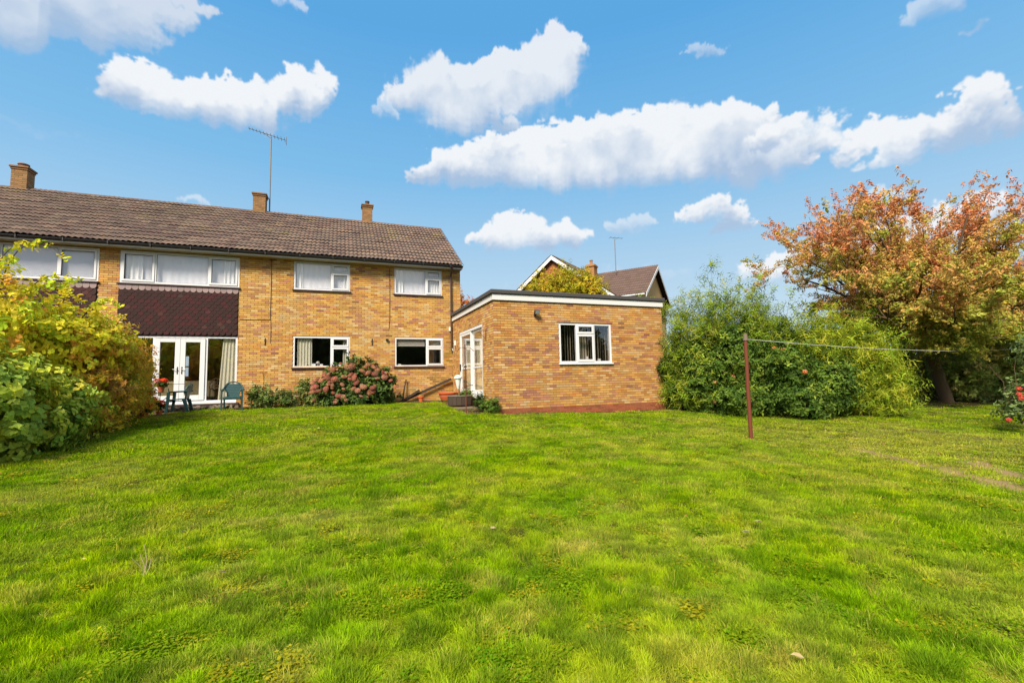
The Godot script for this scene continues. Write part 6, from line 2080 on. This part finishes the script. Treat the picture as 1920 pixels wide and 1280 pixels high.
# ------------------------------------------------------------------ grass
func tuft(blades: int, spread: float, high: float, width: float, sd: int) -> ArrayMesh:
	var r := RandomNumberGenerator.new()
	r.seed = sd
	var b := MB.new()
	for k in blades:
		var a := r.randf() * TAU
		var q := sqrt(r.randf()) * spread
		var base := Vector3(cos(a) * q, -0.01, sin(a) * q)
		var la := a + r.randf_range(-1.4, 1.4)
		var lean := Vector3(cos(la), 0, sin(la)) * r.randf_range(0.15, 0.95)
		var h := high * r.randf_range(0.5, 1.1)
		var w := width * r.randf_range(0.7, 1.2)
		var fa := r.randf() * TAU
		var side := Vector3(cos(fa), 0, sin(fa)) * w * 0.5
		var mid := base + Vector3(0, h * 0.62, 0) + lean * h * 0.35
		var tip := base + Vector3(0, h * 0.92, 0) + lean * h * 1.0
		var g := r.randf_range(0.78, 1.18)
		b.col = Color(g * r.randf_range(0.92, 1.1), g, g * 0.95)
		b.quad(base - side, base + side, mid + side * 0.75, mid - side * 0.75)
		b.tri(mid - side * 0.75, mid + side * 0.75, tip)
	return b.mesh()

func make_grass() -> void:
	var r := RandomNumberGenerator.new()
	r.seed = 2718
	var kinds := [tuft(18, 0.045, 0.046, 0.0040, 1), tuft(16, 0.05, 0.062, 0.0040, 2), tuft(18, 0.05, 0.036, 0.0042, 3), tuft(16, 0.085, 0.047, 0.0065, 4), tuft(14, 0.11, 0.046, 0.0095, 5), clover(81), clover(82)]
	var places := [[], [], [], [], [], [], []]
	var tints := [[], [], [], [], [], [], []]
	var bright := Color(0.290, 0.490, 0.003)
	var fresh := Color(0.420, 0.560, 0.004)
	var dark := Color(0.085, 0.210, 0.003)
	var straw := Color(0.58, 0.50, 0.10)
	var thatch := Color(0.28, 0.26, 0.02)
	for k in 215000:
		# denser towards the camera, over the whole lawn
		var u := r.randf()
		var dist := 1.7 * pow(26.0 / 1.7, u)
		var az := deg_to_rad(20.9 + r.randf_range(-60.0, 60.0))
		var x := sin(az) * dist
		var z := -cos(az) * dist
		if z < -17.3 or x < -7.0 or x > 27.0 or z > 0.5: continue
		if x > EX0 and x < EX1 + 0.05 and z < EZ + 0.02: continue
		var s := soil_at(x, z)
		if r.randf() < s * 0.93: continue
		if x < -5.6 and z < -8.5: continue
		var v := n1.get_noise_2d(x * 34.0, z * 34.0)
		var v2 := n1.get_noise_2d(x * 7.0 + 90.0, z * 7.0)
		var v3 := n2.get_noise_2d(x * 40.0 + 400.0, z * 40.0)
		# worn hollows: little grows there and the dark thatch shows
		var hollow := n2.get_noise_2d(x * 24.0 - 200.0, z * 24.0) + 0.6 * v3
		if hollow > 0.30 and r.randf() < 0.72: continue
		var c := mixc(bright, fresh, 0.45 + v2 * 1.5)
		if hollow > 0.2: c = mixc(c, Color(0.20, 0.23, 0.015), clampf((hollow - 0.2) * 4.0, 0.0, 0.8))
		c = mixc(c, dark, clampf(v3 * 2.3 - v * 1.2, 0.0, 0.85))
		var d := dry_at(x, z)
		c = mixc(c, thatch, clampf(-v3 * 2.0 - 0.35 + v * 0.6, 0.0, 0.6))
		var patch := n2.get_noise_2d(x * 11.0 + 7.0, z * 11.0)
		c = mixc(c, straw, clampf(d * 0.42 + maxf(0.0, patch - 0.2) * 2.4 * r.randf(), 0.0, 0.8))
		if r.randf() < 0.035: c = mixc(c, straw, 0.7)
		c = jit(c, 0.18)
		var h := clampf(0.95 + v3 * 2.1 + v * 0.5 + v2 * 0.3 - d * 0.55, 0.25, 1.9)
		if z < -15.5: h *= 1.2
		var kind := 0
		if dist < 5.5: kind = [0, 1, 2][r.randi_range(0, 2)]
		elif dist < 10.0: kind = 3
		else: kind = 4
		var sc := r.randf_range(0.85, 1.25)
		places[kind].append(Transform3D(Basis(Vector3.UP, r.randf() * TAU) * Basis.from_scale(Vector3(sc, sc * h, sc)), Vector3(x, ground_y(x, z), z)))
		tints[kind].append(c)
	# clover, plantain and moss low in the sward
	for k in 26000:
		var dist := 1.8 * pow(14.0 / 1.8, r.randf())
		var az := deg_to_rad(20.9 + r.randf_range(-58.0, 58.0))
		var x := sin(az) * dist
		var z := -cos(az) * dist
		if z > 0.3 or x < -5.0 or (x > EX0 and z < EZ + 0.1): continue
		if n2.get_noise_2d(x * 13.0 - 60.0, z * 13.0) < 0.10 + 0.25 * r.randf() or soil_at(x, z) > 0.4: continue
		var c := mixc(Color(0.10, 0.24, 0.006), Color(0.28, 0.36, 0.012), r.randf())
		if n1.get_noise_2d(x * 30.0, z * 30.0 + 60.0) > 0.12: c = mixc(c, Color(0.40, 0.34, 0.02), 0.7)
		var q := r.randf_range(0.7, 1.3) * (1.0 if dist < 7.0 else 1.5)
		var kind := 5 + (k % 2)
		places[kind].append(Transform3D(Basis(Vector3.UP, r.randf() * TAU) * Basis.from_scale(Vector3(q, q, q)), Vector3(x, ground_y(x, z), z)))
		tints[kind].append(jit(c, 0.2))
	for k in 7: stuff("grass" if k < 5 else "clover", kinds[k], M.grass, places[k], tints[k])

# a low patch of small round leaves on short stalks
func clover(sd: int) -> ArrayMesh:
	var r := RandomNumberGenerator.new()
	r.seed = sd
	var b := MB.new()
	for k in 16:
		var a := r.randf() * TAU
		var q := sqrt(r.randf()) * 0.055
		var at := Vector3(cos(a) * q, r.randf_range(0.012, 0.034), sin(a) * q)
		var g := r.randf_range(0.8, 1.2)
		b.col = Color(g, g, g)
		var e := Vector3(r.randfn(), 0.25 * r.randfn(), r.randfn()).normalized()
		var f := e.cross(Vector3.UP).normalized()
		var s := r.randf_range(0.006, 0.011)
		b.quad(at - e * s, at - f * s * 0.9, at + e * s, at + f * s * 0.9)
	return b.mesh()
